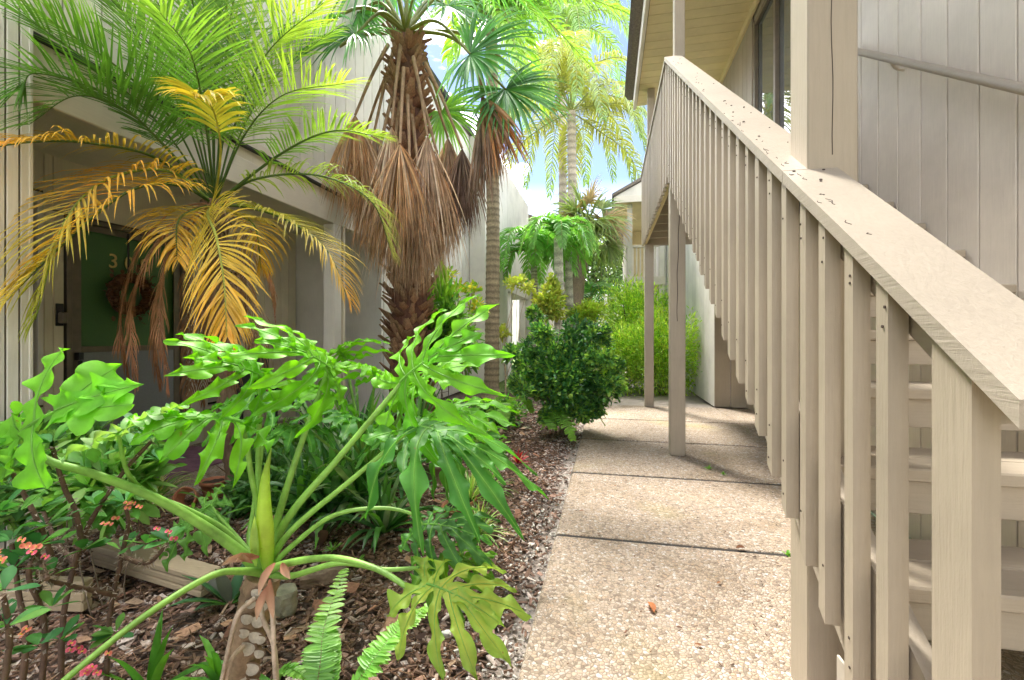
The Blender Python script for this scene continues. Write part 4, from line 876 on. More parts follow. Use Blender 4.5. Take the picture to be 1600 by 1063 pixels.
pleaf([(404, 800, 1.42), (392, 740, 1.4), (385, 690, 1.38), (378, 662, 1.36)], (262, 640, 1.22), cu(.9, .5, -.1), seed=8, kx=.25, ky=1.5, L=.25, wide=.62, cols=D1, r=.009)
pleaf([(405, 800, 1.46), (404, 700, 1.46), (408, 592, 1.45)], (350, 545, 1.3), cu(.6, .8, 0), seed=11, wmul=1.2, kx=.5, ky=.8, L=.20, wide=.82, cols=D1, r=.0105)
pleaf([(440, 790, 1.5), (472, 690, 1.55), (513, 577, 1.6)], (465, 525, 1.45), cu(.6, .75, -.15), seed=14, wmul=1.2, kx=.5, ky=.9, L=.23, wide=.85, cols=D1, r=.0115)
pleaf([(450, 810, 1.48), (530, 715, 1.5), (628, 598, 1.52)], (700, 520, 1.40), cu(.62, .7, .1), seed=17, kx=.35, ky=.6, L=.30, wide=.95, cols=((.13, .42, .025), (.20, .52, .03)), r=.0125)
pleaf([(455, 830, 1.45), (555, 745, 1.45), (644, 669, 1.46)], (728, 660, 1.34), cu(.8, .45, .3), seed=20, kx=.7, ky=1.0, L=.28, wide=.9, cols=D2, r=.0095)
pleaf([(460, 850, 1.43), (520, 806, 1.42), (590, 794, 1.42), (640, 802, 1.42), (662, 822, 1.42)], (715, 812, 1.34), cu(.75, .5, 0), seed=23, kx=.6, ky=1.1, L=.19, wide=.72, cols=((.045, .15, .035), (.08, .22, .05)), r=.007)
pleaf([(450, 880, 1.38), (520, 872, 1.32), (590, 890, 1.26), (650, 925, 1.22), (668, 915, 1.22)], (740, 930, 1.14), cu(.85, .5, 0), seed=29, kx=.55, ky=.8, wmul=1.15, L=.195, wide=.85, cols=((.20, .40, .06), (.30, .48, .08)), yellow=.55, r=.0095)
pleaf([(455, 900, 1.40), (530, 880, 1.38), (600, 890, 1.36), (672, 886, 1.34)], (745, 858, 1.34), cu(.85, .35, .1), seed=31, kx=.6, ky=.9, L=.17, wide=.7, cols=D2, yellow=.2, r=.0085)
pleaf([(380, 893, 1.38), (330, 900, 1.3), (230, 960, 1.16), (110, 1055, 1.02), (40, 1120, .95)], (-40, 1180, .85), cu(1, .2, 0), seed=37, kx=.4, ky=.5, L=.25, cols=D1, r=.0095)
pleaf([(390, 850, 1.55), (395, 800, 1.62), (410, 700, 1.7), (420, 640, 1.72)], (330, 600, 1.75), cu(.9, .4, 0), seed=41, kx=.5, ky=.7, L=.25, wide=.7, cols=D2, r=.008)
pleaf([(380, 850, 1.5), (345, 810, 1.6), (330, 790, 1.65)], (290, 820, 1.6), cu(.95, .4, 0), seed=43, kx=.3, ky=.8, L=.20, wide=.66, cols=((.12, .30, .06), (.18, .38, .08)), r=.006)
# furled new leaf
mb = MB(); R = spline([P(418, 886, 1.42), P(416, 850, 1.40), P(413, 800, 1.39), P(415, 745, 1.39), P(424, 700, 1.39)], 26)
tube(mb, R, np.interp(np.linspace(0, 1, 26), [0, .15, .4, .7, 1], [.016, .021, .025, .014, .001]), 12, interp([(0, (.30, .50, .06)), (.3, (.50, .60, .10)), (1, (.40, .56, .10))], np.linspace(0, 1, 26))); mb.build('furled_leaf', M['waxy'], ph)
mb = MB(); blades(mb, P(400, 885, 1.38), P(398, 800, 1.36)-P(400, 885, 1.38), -Fw, .16, .028, 0, (.34, .50, .10), (.45, .60, .16), 'lance', .5)
mb.build('leaf_sheath', M['waxy'], ph)
for (x, y, tx, ty, L_) in [(395, 880, 380, 865, .12), (422, 905, 428, 960, .11), (430, 880, 412, 905, .10), (405, 870, 350, 868, .10), (420, 915, 400, 960, .09), (440, 880, 470, 920, .06)]:
    mb = MB(); q = P(x, y, 1.36); blades(mb, q, P(tx, ty, 1.30)-q, -Fw+UP*.2, L_, .026, 1.2, (.30, .12, .07), (.46, .30, .20), 'lance', .7); mb.build('dry_sheath', M['dry'], ph)
# a second philodendron further back fills the middle of the bed
ph1, pc1 = ph, pc
ph = thing('split_leaf_philodendron', 'second split leaf philodendron behind, a dense bright mass before the fan palm trunk', 'plant', ground(575, 765))
pc = ground(575, 765)+[0, 0, .16]; tb = pc[1]
mb = MB(); tube(mb, spline([ground(570, 768)-[0, 0, .05], pc], 6), .05, 10, (.26, .18, .11), .1); mb.build('trunk', M['bark'], ph)
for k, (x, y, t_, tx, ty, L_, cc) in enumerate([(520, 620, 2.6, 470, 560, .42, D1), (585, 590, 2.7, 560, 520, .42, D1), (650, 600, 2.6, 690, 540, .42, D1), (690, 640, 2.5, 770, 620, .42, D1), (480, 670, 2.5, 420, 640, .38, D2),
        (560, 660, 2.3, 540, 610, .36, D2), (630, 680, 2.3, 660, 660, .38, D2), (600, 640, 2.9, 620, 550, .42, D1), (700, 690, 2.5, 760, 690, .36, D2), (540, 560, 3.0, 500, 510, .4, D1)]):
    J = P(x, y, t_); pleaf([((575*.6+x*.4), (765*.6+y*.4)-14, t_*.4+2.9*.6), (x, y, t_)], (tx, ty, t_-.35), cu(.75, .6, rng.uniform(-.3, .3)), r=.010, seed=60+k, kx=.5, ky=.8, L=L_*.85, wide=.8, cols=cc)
ph, pc = ph1, pc1
# ================================================================== CROWN OF THORNS (left foreground)
ct = thing('crown_of_thorns', 'thorny brown stemmed shrub with oval leaves and small pink flowers, left foreground', 'shrub', P(100, 1150, 1.3)*[1, 1, 0])
stm = MB(); th_ = MB(); lf = MB()
def thorny(pts, r=.009):
    R = spline([P(*q) for q in pts], 26); tube(stm, R, np.linspace(r, r*.7, 26), 8, (.13, .075, .05), .14)
    n = int(20*len(pts)); i = rng.integers(0, 26, n); a = rng.uniform(0, 6.28, n); T, A, B = frames(R); d = A[i]*np.cos(a)[:, None]+B[i]*np.sin(a)[:, None]
    blades(th_, R[i]+d*r*.7, d+rng.normal(0, .2, (n, 3)), T[i], rng.uniform(.010, .020, n), .006, 0, (.34, .26, .20), (.58, .50, .44), [1, .5, .05], .6)
def tuft(x, y, t_, n=9, L=.062):
    c = P(x, y, t_); a = rng.uniform(0, 6.28, n); e = rng.uniform(.0, .9, n); d = np.stack([np.cos(a)*np.cos(e), np.sin(a)*np.cos(e), np.sin(e)], -1)
    cc = pick(((.07, .23, .07), (.10, .30, .08), (.05, .17, .06), (.16, .36, .08)), n, .2)
    for k in range(n): lf = MB(); blades(lf, c+d[k]*.006, d[k], UP+rng.normal(0, .2, 3), L*rng.uniform(.65, 1.15), .027*rng.uniform(.8, 1.1), .3, cc[k], cc[k]*1.1, [.12, .45, .8, 1, .9, .15], .15); lf.build('leaf', M['waxy'], ct)
    return
    blades(lf, c+d*.006, d, UP+rng.normal(0, .2, (n, 3)), L*rng.uniform(.65, 1.15, n), .027*rng.uniform(.8, 1.1, n), .3, cc, cc*1.1, [.12, .45, .8, 1, .9, .15], .15)
ST = [[(95, 1120, 1.25), (98, 980, 1.28), (112, 900, 1.3), (128, 845, 1.32), (150, 800, 1.33), (195, 735, 1.35), (236, 690, 1.37)], [(128, 850, 1.31), (118, 800, 1.3), (100, 760, 1.28), (82, 700, 1.26)],
      [(90, 900, 1.25), (70, 840, 1.22), (52, 800, 1.2), (20, 740, 1.18)], [(30, 1120, 1.1), (40, 1000, 1.12), (30, 930, 1.15), (18, 850, 1.15)], [(120, 880, 1.33), (90, 850, 1.35), (68, 800, 1.36)],
      [(60, 1120, 1.2), (70, 980, 1.2), (45, 900, 1.15), (60, 860, 1.15)], [(165, 1100, 1.4), (172, 960, 1.42), (188, 880, 1.44), (200, 820, 1.45), (196, 790, 1.45)], [(0, 1100, 1.0), (15, 1000, 1.02), (5, 930, 1.0)], [(190, 870, 1.44), (230, 880, 1.4), (262, 850, 1.38)], [(180, 930, 1.4), (60, 905, 1.2)], [(60, 940, 1.2), (62, 880, 1.15), (74, 905, 1.1)]]
for s_ in ST: thorny(s_, .0075)
stm.build('stem', M['bark'], ct); th_.build('thorn', M['bark'], ct, False, kind='stuff')
for (x, y, t_) in [(236, 684, 1.37), (82, 692, 1.26), (20, 732, 1.18), (18, 845, 1.15), (66, 792, 1.36), (60, 852, 1.15), (196, 785, 1.45), (5, 925, 1.0), (264, 846, 1.38), (40, 770, 1.25), (100, 748, 1.3), (0, 800, 1.1), (30, 800, 1.12), (72, 820, 1.2), (205, 700, 1.36), (250, 720, 1.4),
                  (150, 790, 1.33), (20, 890, 1.1), (80, 900, 1.18), (0, 700, 1.2), (60, 740, 1.3), (130, 860, 1.3), (190, 860, 1.44), (35, 660, 1.3), (10, 980, 1.0), (80, 950, 1.15), (60, 1010, 1.1), (228, 850, 1.42), (95, 1000, 1.2), (180, 990, 1.4), (45, 720, 1.22), (270, 660, 1.4), (215, 665, 1.38), (40, 870, 1.15)]:
    tuft(x, y, t_, 9 if y < 800 else 7, .058)
def flower(parent, x, y, t_, n=4, col=(.85, .17, .22), s=.0062):
    for k in range(n):
        mb = MB(); c = P(x+rng.uniform(-12, 12), y+rng.uniform(-8, 8), t_+rng.uniform(-.02, .02)); nn_ = nrm(UP*.6-Fw*.8+rng.normal(0, .25, 3)); s1 = nrm(np.cross(nn_, UP)); s2 = np.cross(nn_, s1)
        for sg in (-1, 1):
            a = np.linspace(0, 6.283, 10, endpoint=False); ctr = c+s1*sg*s*.8+nn_*.002*sg
            ring = ctr+np.cos(a)[:, None]*s1*s+np.sin(a)[:, None]*s2*s*1.05+nn_*.0025; cc = np.array(col)*rng.uniform(.85, 1.1)
            mb.add(np.vstack([ring, ctr]), [[j, (j+1) % 10, 10] for j in range(10)], np.clip(np.vstack([np.tile(cc, (10, 1)), cc*[.9, .5, .5]]), 0, 1))
        tube(mb, [c-nn_*.001, c+nn_*.006], .0016, 6, (.8, .6, .1)); mb.build('flower', M['petal'], parent, False)
PK, SAL = (.85, .16, .26), (.85, .30, .20)
for (x, y, t_, n, cc) in [(120, 1012, 1.2, 4, PK), (142, 1046, 1.15, 6, PK), (45, 848, 1.1, 4, SAL), (10, 870, 1.05, 3, SAL), (255, 833, 1.4, 3, PK), (172, 1018, 1.25, 1, SAL), (42, 985, 1.05, 2, SAL), (208, 793, 1.42, 4, SAL), (170, 815, 1.45, 3, SAL), (262, 836, 1.4, 2, PK), (60, 868, 1.12, 2, PK)]:
    flower(ct, x, y, t_, n, cc)
# ================================================================== OTHER BED PLANTS
def strap(name, label, cat, px, py, specs, group=None, mat='leaf', z=None):
    g = ground(px, py) if z is None else P(px, py, z); g = np.array(g); 
    if z is None: g[2] = -.03
    o = thing(name, label, cat, g, group); 
    for nm, kw in specs:
        h = kw.pop('h', .02)
        if kw['w'] >= .019 and kw['n'] < 80:
            n = kw.pop('n')
            for k in range(n): mb = MB(); rosette(mb, g+[0, 0, h], 1, **kw); mb.build(nm, M[mat], o)
        else: mb = MB(); rosette(mb, g+[0, 0, h], **kw); mb.build('foliage', M[mat], o, kind='stuff')
    return o, g
DK = ((.06, .19, .05), (.10, .28, .06), (.16, .40, .06), (.08, .20, .07), (.30, .42, .24))
for (px, py, n, L, lab) in [(565, 790, 52, .72, 'large dark green strap leaved clump behind the philodendron stalks'), (510, 745, 46, .75, 'dark strap leaved clump nearest the black porch chair'), (620, 748, 48, .68, 'strap leaved clump with broad bright ends, left of the weathered pot'),
                       (470, 800, 30, .5, 'low strap leaved clump beside the furled yellow leaf'), (600, 830, 26, .42, 'small drooping strap leaved clump at the mulch edge'), (560, 715, 44, .8, 'tallest strap leaved clump, rear of the dark green mass'), (650, 705, 34, .75, 'strap leaved clump nearest the fan palm trunk, right end of the mass'), (520, 800, 34, .62, 'strap leaved clump right behind the philodendron crown')]:
    strap('strap_leaf_plant', lab, 'plant', px, py, [('leaf', dict(n=int(n*1.3), L=L*1.12, w=.044, cols=DK, up=(25, 85), droop=1.4)), ('leaf', dict(n=n//2, L=L*.7, w=.034, cols=DK, up=(5, 45), droop=1.1))], 'dark strap leaved clumps', 'glossy')
VAR = ((.34, .46, .14), (.14, .30, .06), (.50, .54, .26), (.18, .36, .07))
for (px, py, n, L, lab) in [(150, 800, 60, .44, 'variegated yellow striped grass clump behind the thorny shrub'), (235, 790, 52, .42, 'variegated striped grass clump in front of the porch slab'), (85, 800, 46, .42, 'variegated striped grass clump at the left edge by the end wall'), (180, 765, 46, .40, 'farther variegated grass clump near the door mat')]:
    strap('variegated_grass', lab, 'plant', px, py, [('leaf', dict(n=n, L=L, w=.017, cols=VAR, up=(25, 80), droop=1.5)), ('leaf', dict(n=n//2, L=L*.8, w=.013, cols=((.55, .56, .30),), up=(20, 70), droop=1.6))], 'variegated grass clumps')
SPG = ((.30, .48, .10), (.18, .40, .07), (.42, .52, .22), (.12, .30, .05))
def pot(label, px, py, r, h, mat, tilt=(0, 0), soil=True, z=0):
    g = ground(px, py); g[2] = -.02+z; o = thing('plant_pot', label, 'pot', g); S = 28; prof = [(.70, 0), (.96, .78), (1.06, .78), (1.08, .99), (1.05, 1.0), (.97, .99), (.93, .80), (.90, .78)]
    mb = MB(); a = np.linspace(0, 2*np.pi, S, endpoint=False); V = np.array([[r*p*math.cos(q), r*p*math.sin(q), h*zz] for p, zz in prof for q in a]); i = np.arange(len(prof)-1)[:, None]*S; j = np.arange(S)[None]
    Rm = np.array(Matrix.Rotation(tilt[0], 3, 'X') @ Matrix.Rotation(tilt[1], 3, 'Y')); mb.add(V@Rm.T+g, np.stack([i+j, i+(j+1) % S, i+S+(j+1) % S, i+S+j], -1).reshape(-1, 4)); mb.build('bowl', mat, o)
    if soil:
        mb = MB(); V = np.vstack([[[r*.95*math.cos(q), r*.95*math.sin(q), h*.84+rng.uniform(-.004, .006)] for q in a], [[0, 0, h*.88]]]); mb.add(V@Rm.T+g, [[k, (k+1) % S, S] for k in range(S)]); mb.build('soil', M['soil'], o)
    return o, g
pot('empty terracotta pot with dark soil, standing at the edge of the porch slab', 334, 772, .085, .125, M['terracotta'])
pot('weathered grey brown clay pot half hidden under the philodendron leaves', 681, 748, .095, .15, M['clay_grey'])
po, pg_ = pot('tilted terracotta bowl holding the spider plant, beside the mulch path', 722, 795, .115, .075, M['terracotta'], (.12, -.25))
pot('shallow terracotta saucer lying in the shade of the dark clump', 612, 812, .10, .05, M['terracotta'], (.1, .2))
pot('toppled terracotta pot behind the end of the timber edging', 300, 786, .07, .10, M['terracotta'], (1.2, .3), False, .05)
strap('spider_plant', 'spider plant with thin bright green leaves in the tilted terracotta bowl', 'plant', 735, 792, [('leaf', dict(n=90, L=.30, w=.010, cols=SPG, up=(20, 85), droop=1.3, h=.06))], 'spider plants by the mulch path')
strap('spider_plant', 'spider plant growing loose in the mulch in front of the bowl', 'plant', 748, 832, [('leaf', dict(n=80, L=.24, w=.009, cols=SPG, up=(10, 80), droop=1.1))], 'spider plants by the mulch path')
strap('spider_plant', 'spider plant just behind the tilted bowl, near the red bromeliad', 'plant', 762, 770, [('leaf', dict(n=70, L=.26, w=.010, cols=SPG, up=(20, 80), droop=1.3))], 'spider plants by the mulch path')
strap('bromeliad', 'small dark red bromeliad alone in the mulch', 'plant', 809, 723, [('leaf', dict(n=17, L=.15, w=.020, cols=((.34, .02, .05), (.22, .02, .05), (.45, .04, .07)), up=(25, 80), droop=.5)), ('dry_leaf', dict(n=7, L=.13, w=.02, cols=((.32, .18, .10),), up=(5, 40), droop=1.2))], None, 'waxy')
for (px, py, L, lab) in [(235, 1085, .27, 'glossy green amaryllis leaves at the bottom edge left of the pale stem'), (345, 1075, .30, 'upright amaryllis leaves directly behind the pale scarred stem')]:
    strap('amaryllis', lab, 'plant', px, py, [('leaf', dict(n=9, L=L, w=.030, cols=((.10, .30, .05), (.15, .38, .06)), up=(30, 80), droop=1.1))], 'amaryllis plants', 'waxy')
strap('ti_plant', 'low plant with broad dark bluish leaves around the philodendron base', 'plant', 360, 940, [('leaf', dict(n=9, L=.24, w=.055, cols=((.05, .12, .06), (.09, .10, .07), (.06, .16, .07)), up=(25, 70), droop=.8, prof='lance'))], None, 'waxy')
strap('ti_plant', 'dark purplish broad leaved plant beside the fallen log', 'plant', 500, 850, [('leaf', dict(n=8, L=.24, w=.05, cols=((.08, .045, .05), (.07, .12, .06), (.14, .07, .07)), up=(25, 70), droop=.8, prof='lance'))], None, 'waxy')
strap('ground_lily', 'pale green leafy plants between the walk edge shrub and strap leaf mass', 'plant', 740, 690, [('leaf', dict(n=90, L=.42, w=.020, cols=((.30, .46, .10), (.20, .40, .07), (.12, .28, .06)), up=(20, 80), droop=1.3))])
strap('ground_lily', 'light green grassy tuft under the slender ringed trunk', 'plant', 690, 665, [('leaf', dict(n=80, L=.5, w=.022, cols=((.26, .46, .08), (.16, .36, .06), (.12, .28, .06)), up=(20, 80), droop=1.3))])
shrub('ground_cover_plant', 'low light green leafy cover behind the weathered pot', 'plant', ground(715, 705)+[0, 0, .14], (.40, .30, .20), 1600, .07, .03, ((.22, .44, .07), (.14, .34, .06), (.34, .50, .10), (.08, .22, .06)), clump=22, stems=3)
shrub('ground_cover_plant', 'low leafy cover to the left of the dark glossy shrub', 'plant', ground(775, 660)+[0, 0, .12], (.45, .35, .18), 1600, .07, .03, ((.10, .26, .07), (.14, .34, .06), (.28, .46, .10), (.06, .18, .06)), clump=22, stems=3)
shrub('ground_cover_plant', 'small round leaved seedlings in front of the black chair', 'plant', ground(445, 745)+[0, 0, .15], (.35, .3, .22), 1000, .06, .035, ((.16, .38, .07), (.10, .28, .06), (.24, .46, .10)), clump=18, stems=3)
shrub('ground_cover_plant', 'dense low greenery between the date palm trunk and the strap leaves', 'plant', ground(415, 790)+[0, 0, .12], (.28, .25, .20), 1200, .09, .03, ((.10, .26, .07), (.08, .22, .06), (.16, .30, .12)), clump=18, stems=3)
shrub('ground_cover_plant', 'leafy green filler plants behind the thorny shrub at the left edge', 'plant', P(60, 730, 2.1), (.35, .25, .22), 1500, .10, .04, ((.10, .28, .06), (.18, .40, .08), (.26, .44, .12), (.08, .20, .06)), clump=20, stems=4)
shrub('ground_cover_plant', 'broad leaved green plant in front of the porch slab, between thorn tips', 'plant', P(170, 750, 2.0), (.20, .2, .15), 350, .12, .05, ((.12, .32, .06), (.18, .40, .08), (.26, .46, .12)), 'lance', clump=18, stems=4)
# clover-like weeds and leaf bits on the path
def fern(label, px, py, fr, group='sword ferns'):
    g = ground(px, py); g[2] = -.03; o = thing('sword_fern', label, 'fern', g, group)
    for (pts, ln) in fr: frond(o, [P(*q) for q in pts], ln, 44, .017, [(0, (.12, .34, .06)), (1, (.24, .48, .08))], .25, .003, a0=84, a1=70, lift=.05, start=.03, rcol=(.20, .14, .06), prof=[.8, 1, .95, .75, .1], name='frond')
    return o
fern('sword fern fronds at the bottom edge, leaning up beside the pale stem', 500, 1060, [([(488, 1120, 1.30), (500, 1040, 1.36), (508, 975, 1.48), (538, 892, 1.75)], .055), ([(505, 1120, 1.3), (520, 1060, 1.36), (524, 1010, 1.44), (522, 985, 1.5)], .02)])
fern('sword fern frond reaching right under the yellowing leaf', 540, 1080, [([(520, 1120, 1.28), (570, 1050, 1.32), (612, 995, 1.42), (672, 945, 1.55)], .050), ([(430, 1060, 1.4), (450, 1045, 1.4), (475, 1058, 1.36)], .03)])
fern('sword fern spilling onto the walk below the glossy shrub', 885, 668, [([(885, 665, 5.4), (880, 640, 5.3), (905, 635, 5.1), (935, 650, 5.0)], .12), ([(885, 665, 5.4), (870, 645, 5.2), (885, 660, 4.9), (895, 688, 4.8)], .12), ([(885, 665, 5.4), (900, 640, 5.3), (925, 640, 5.2), (945, 665, 5.2)], .1), ([(880, 665, 5.3), (860, 650, 5.2), (862, 670, 5.0)], .1)])
fern('small sword fern behind the spider plants', 790, 655, [([(790, 655, 5.6), (780, 630, 5.5), (760, 625, 5.4), (745, 640, 5.3)], .1), ([(790, 655, 5.6), (800, 625, 5.5), (820, 625, 5.4), (832, 645, 5.3)], .1), ([(790, 655, 5.6), (785, 630, 5.2), (790, 660, 5.0)], .1)])
# ================================================================== SMALL THINGS
# timber edging
e1 = thing('timber_edging', 'weathered ridged landscape timber lying in the mulch, left of the philodendron stem', 'timber', (-2.2, 1.85, 0))
def beam(parent, p, q, w, h):
    p, q = np.array(p, float), np.array(q, float); d = nrm(q-p); L = np.linalg.norm(q-p); me = boxmesh(L, w, h, .008, M['timber'])
    for k, (dz, ww) in enumerate(((0, 1), (-h*.30, .97), (-h*.58, 1.0))):
        o = link('layer', boxmesh(L-.002*k, w*ww, h*.27, .006, M['timber']), None, parent, (p+q)/2+[0, 0, h*.36+dz]); o.rotation_euler = (0, 0, math.atan2(d[1], d[0]))
a_, b_ = ground(160, 878), ground(330, 930); beam(e1, a_+[0, 0, .05], b_+[0, 0, .05], .10, .115)
e2 = thing('timber_edging', 'second weathered timber board standing behind the thorny stems, lower left', 'timber', (-2.4, 1.5, 0))
a_, b_ = ground(138, 955), ground(-40, 950); beam(e2, a_+[0, 0, .06], b_+[0, 0, .06], .05, .15)
def lump(name, label, cat, c, rad, mat, seed, rot=0):
    rg = np.random.default_rng(seed); import bmesh
    bm = bmesh.new(); bmesh.ops.create_icosphere(bm, subdivisions=3, radius=1)
    ph_ = rg.uniform(0, 6, 6)
    for v in bm.verts:
        c0_ = v.co.copy(); f = 1+.13*math.sin(c0_.x*4+ph_[0])+.12*math.sin(c0_.y*5+ph_[1])+.10*math.sin(c0_.z*5+ph_[2])+.05*math.sin(c0_.x*11+c0_.z*9)
        q = Vector((max(-.78, min(.78, c0_.x*f)), max(-.74, min(.74, c0_.y*f)), max(-.7, min(.7, c0_.z*f)))); v.co = Vector((q.x*rad[0], q.y*rad[1], q.z*rad[2]))
    me = bpy.data.meshes.new(name); bm.to_mesh(me); bm.free(); me.materials.append(mat); o = link(name, me, None, None, c); o.rotation_euler = (0, 0, rot)
    o['label'] = label; o['category'] = cat; return o
lump('rock', 'mossy rock behind the top of the pale philodendron stem', 'rock', ground(442, 950)+[0, 0, .03], (.075, .07, .07), M['rock'], 2)
lump('log', 'short weathered log end in the mulch right of the philodendron crown', 'log', ground(505, 905)+[0, 0, .02], (.13, .06, .055), M['logm'], 4, .6)
for (x, y, r, lab) in [(697, 985, .018, 'small white pebble under the yellowing leaf'), (770, 820, .02, 'pale stone at the edge of the mulch near the spider plant'), (822, 668, .035, 'flat grey stone in the mulch near the glossy shrub')]:
    lump('stone', lab, 'stone', ground(x, y)+[0, 0, -.015], (r*1.3, r, r*.8), M['rock'] if y < 700 else M['stucco'], int(x))
ch = thing('porch_chair', 'black outdoor chair half hidden behind leaves on the porch', 'chair', (-3.75, 4.9, 0))
cx, cy = -3.78, 4.55
box('seat', cx-.24, cx+.24, cy-.23, cy+.25, .36, .42, M['black'], ch, .01); box('backrest', cx-.28, cx-.24, cy-.23, cy+.25, .43, .92, M['black'], ch, .01)
for sx in (-1, 1):
    for sy in (-1, 1): box('leg', cx+sx*.22-.018, cx+sx*.22+.018, cy+.01+sy*.22-.018, cy+.01+sy*.22+.018, 0, .358, M['black'], ch, .004)
    box('armrest', cx-.22, cx+.26, cy+.01+sx*.23-.025, cy+.01+sx*.23+.025, .58, .61, M['black'], ch, .006)
    box('arm_panel', cx-.20, cx+.22, cy+.01+sx*.235-.012, cy+.01+sx*.235+.012, .43, .578, M['black'], ch, .004)
mt = box('door_mat', -4.24, -3.45, 2.95, 3.95, .001, .014, M['mat'], None, .004); mt['label'] = 'worn purple door mat in front of the green screen door'; mt['category'] = 'mat'
# wreath on the door
wr = thing('wreath', 'dark dried wreath hanging under the house number on the green door', 'wreath', (FX-.02, 3.38, 1.55))
mb = MB(); wc = np.array([FX+.03, 3.38, 1.54]); a = np.linspace(0, 2*np.pi, 30); tube(mb, wc+np.stack([0*a, np.cos(a)*.155, np.sin(a)*.155], -1), .045, 8, (1, 1, 1), .2); mb.build('ring', M['wreath'], wr)
mb = MB(); n = 260; a = rng.uniform(0, 6.28, n); r = .155+rng.normal(0, .035, n); p = wc+np.stack([rng.uniform(.01, .05, n), np.cos(a)*r, np.sin(a)*r], -1)
blades(mb, p, nrm(np.stack([rng.uniform(.2, 1, n), np.cos(a)+rng.normal(0, .7, n), np.sin(a)+rng.normal(0, .7, n)], -1)), UP, .05, .03, .2, (1, 1, 1), None, 'oval', .3); mb.build('cone', M['wreath2'], wr, kind='stuff')
box('hanger', FX-.005, FX+.003, 3.372, 3.388, 1.70, 2.10, M['black'], wr, .001)
lamp = thing('wall_lamp', 'small dark lantern on the porch wall left of the door', 'lamp', (FX, 2.74, 1.25)); box('backplate', FX+.001, FX+.015, 2.81, 2.86, 1.24, 1.42, M['black'], lamp, .003); box('lantern', FX+.016, FX+.07, 2.812, 2.858, 1.26, 1.35, M['bronze'], lamp, .01)
fl = thing('fallen_leaf', 'curled orange brown fallen leaf lying on the walk', 'leaf', ground(1020, 968)); mb = MB(); g = ground(1012, 945)+[0, 0, .012]; blades(mb, g, ground(1028, 970)-g+[0, 0, .02], UP+Rt*.3, .07, .034, .4, (.50, .20, .08), (.42, .16, .07), 'oval', .7); mb.build('blade', M['dry'], fl)
fl = thing('fallen_leaf', 'brown fallen leaf caught in the slab joint', 'leaf', ground(1165, 861)); mb = MB(); g = ground(1150, 858)+[0, 0, .006]; blades(mb, g, Rt+[0, 0, .15], UP, .05, .025, .5, (.24, .11, .06), None, 'oval', .7); mb.build('blade', M['dry'], fl)
# power line beside the eave
cb = MB(); tube(cb, spline([(-2.9, 9.5, 6.2), (-3.0, 14, 5.6), (-3.2, 20, 4.6)], 12), .02, 6, (.05, .05, .05)); o = cb.build('cable', M['bark']); o['label'] = 'dark cable running past the left roof edge against the sky'; o['category'] = 'cable'
# ================================================================== MULCH, LITTER AND SMALL GROUND PLANTS (uncountable)
def chips(name, n, x, y, size, cols, asp=.45, thick=.006, z=-.03, flat=.35, mask=None, loc=None):
    X = rng.uniform(*x, n); Y = y[0]+(y[1]-y[0])*rng.random(n)**1.5
    if mask is not None: k = mask(X, Y); X, Y = X[k], Y[k]; n = len(X)
    a = rng.uniform(0, 6.28, n); L = size*rng.uniform(.4, 1.5, n)**1.2; Wd = L*rng.uniform(asp*.5, asp*1.3, n); T_ = thick*rng.uniform(.5, 1.5, n)
    d = np.stack([np.cos(a), np.sin(a), rng.normal(0, flat, n)], -1); d = nrm(d); s = nrm(np.cross(d, UP+rng.normal(0, flat, (n, 3)))); u = np.cross(s, d)
    c = np.stack([X, Y, np.full(n, z)+rng.uniform(0, .022, n)], -1)
    V = np.zeros((n, 8, 3)); q = 0
    for uz in (-1, 1):
        for (sx, sy) in ((-1, -1), (1, -.7), (1, .8), (-1, 1)):
            V[:, q] = c+d*(L*.5*sx*rng.uniform(.7, 1, n))[:, None]+s*(Wd*.5*sy*rng.uniform(.6, 1, n))[:, None]+u*(T_*uz*.5)[:, None]; q += 1
    F = np.array([[3, 2, 1, 0], [4, 5, 6, 7], [0, 1, 5, 4], [1, 2, 6, 5], [2, 3, 7, 6], [3, 0, 4, 7]])
    F = (np.arange(n)[:, None, None]*8+F[None]).reshape(-1, 4); mb = MB(); mb.add(V.reshape(-1, 3), F, np.repeat(pick(cols, n, .35), 8, 0)); o = mb.build(name, M['chip'], None, False, loc=(0, 0, 0), kind='stuff'); o['label'] = loc; o['category'] = name.replace('_', ' ')
CH = ((.22, .13, .09), (.15, .09, .06), (.32, .20, .15), (.11, .065, .045), (.40, .30, .24), (.26, .15, .10), (.48, .40, .35))
bedmask = lambda X, Y: rng.random(len(X)) < np.where(X > -.38, .45, np.where(X > -.55, .8, 1))
chips('bark_chips', 30000, (-3.0, -.31), (.7, 7.5), .036, CH, mask=bedmask, loc='brown and greyish bark chips spread over the planting bed')
chips('pine_straw', 9000, (-3.0, -.45), (.7, 5), .085, ((.20, .11, .06), (.28, .17, .10), (.13, .07, .04)), asp=.035, thick=.0022, z=-.02, flat=.25, loc='thin brown needles and fibres scattered over the bark')
chips('pale_grit', 2600, (-.62, -.30), (.7, 7), .013, ((.50, .47, .43), (.36, .32, .29), (.62, .58, .52)), asp=.8, thick=.006, loc='pale grit and sand along the edge of the walk')
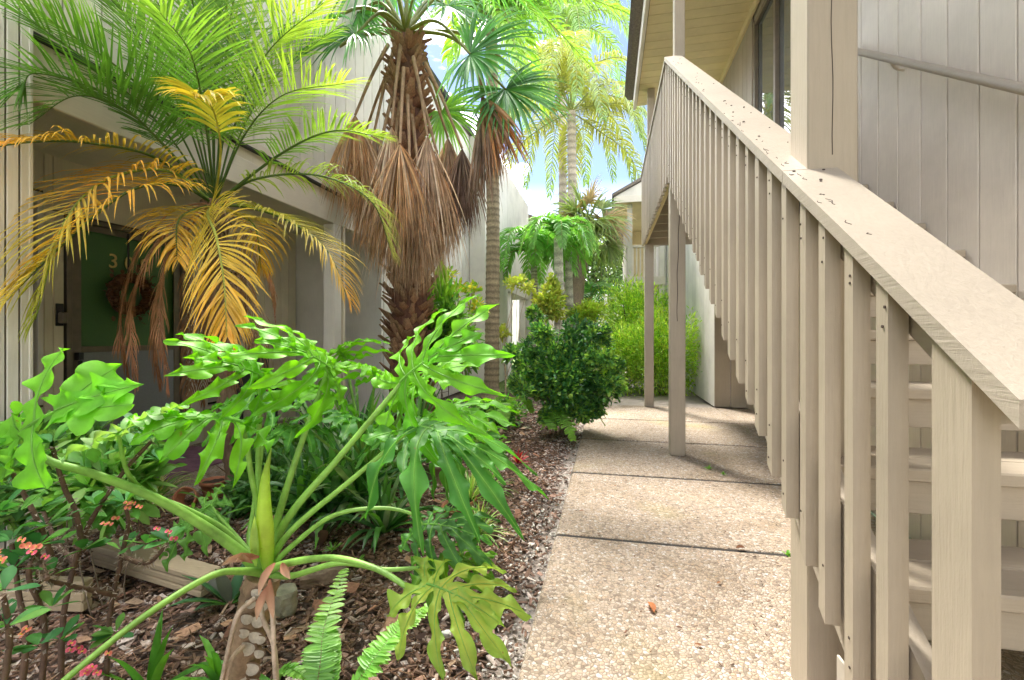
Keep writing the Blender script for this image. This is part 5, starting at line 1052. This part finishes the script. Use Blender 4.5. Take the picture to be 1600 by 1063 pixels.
chips('leaf_litter', 420, (-2.9, -.5), (.9, 6.5), .075, ((.34, .20, .12), (.44, .30, .20), (.26, .13, .08)), asp=.5, thick=.002, z=-.012, flat=.3, loc='dry brown leaves lying loose on the bark')
chips('path_debris', 520, (-.28, 1.2), (1.2, 7.5), .012, ((.16, .08, .05), (.10, .06, .04), (.24, .15, .1)), asp=.4, thick=.002, z=.001, flat=.1, loc='tiny brown crumbs of bark on the walk')
mb = MB(); n = 5200; X = rng.uniform(-5, -.95, n); Y = 9.6+12*rng.random(n)**1.4; a = rng.uniform(0, 6.28, n)
blades(mb, np.stack([X, Y, np.full(n, -.03)], -1), np.stack([np.cos(a)*.4, np.sin(a)*.4, np.ones(n)], -1), Rt, rng.uniform(.05, .10, n), .015, .5, pick(((.24, .36, .08), (.32, .42, .10)), n), None, 'grass', .2)
o = mb.build('grass', M['leaf'], None, loc=(0, 0, 0), kind='stuff'); o['label'] = 'sunny yellow green grass beyond the planting bed'; o['category'] = 'grass'
mb = MB(); n = 0
for (x, y, s_) in [(1108, 733, .03), (1130, 742, .02), (1230, 868, .02), (745, 760, .03), (700, 800, .03), (640, 770, .03), (560, 880, .03), (520, 860, .04), (230, 800, .05), (640, 700, .05)]:
    c = ground(x, y); rosette(mb, c, 16, s_*1.6, .010, ((.16, .40, .07), (.24, .46, .09)), (10, 80), .5, 'oval')
o = mb.build('weeds', M['leaf'], None, loc=(0, 0, 0), kind='stuff'); o['label'] = 'tiny green weeds sprouting in joints and mulch'; o['category'] = 'weeds'

for k, (x, y, lab) in enumerate([(905, 800, 'small brown leaf near the left edge of the walk'), (1085, 1010, 'tiny curled leaf at the bottom of the walk'), (960, 760, 'pale brown leaf on the second near slab'), (1120, 915, 'narrow brown leaf beside the stair foot'), (985, 700, 'small dry leaf left of the landing post')]):
    g = ground(x, y)+[0, 0, .008]; a = rng.uniform(0, 6.28); fl = thing('fallen_leaf', lab, 'leaf', g); mb = MB()
    blades(mb, g, [math.cos(a), math.sin(a), .12], UP, rng.uniform(.02, .035), .012, .5, (.30, .15, .08), (.22, .10, .05), 'oval', .6); mb.build('blade', M['dry'], fl)
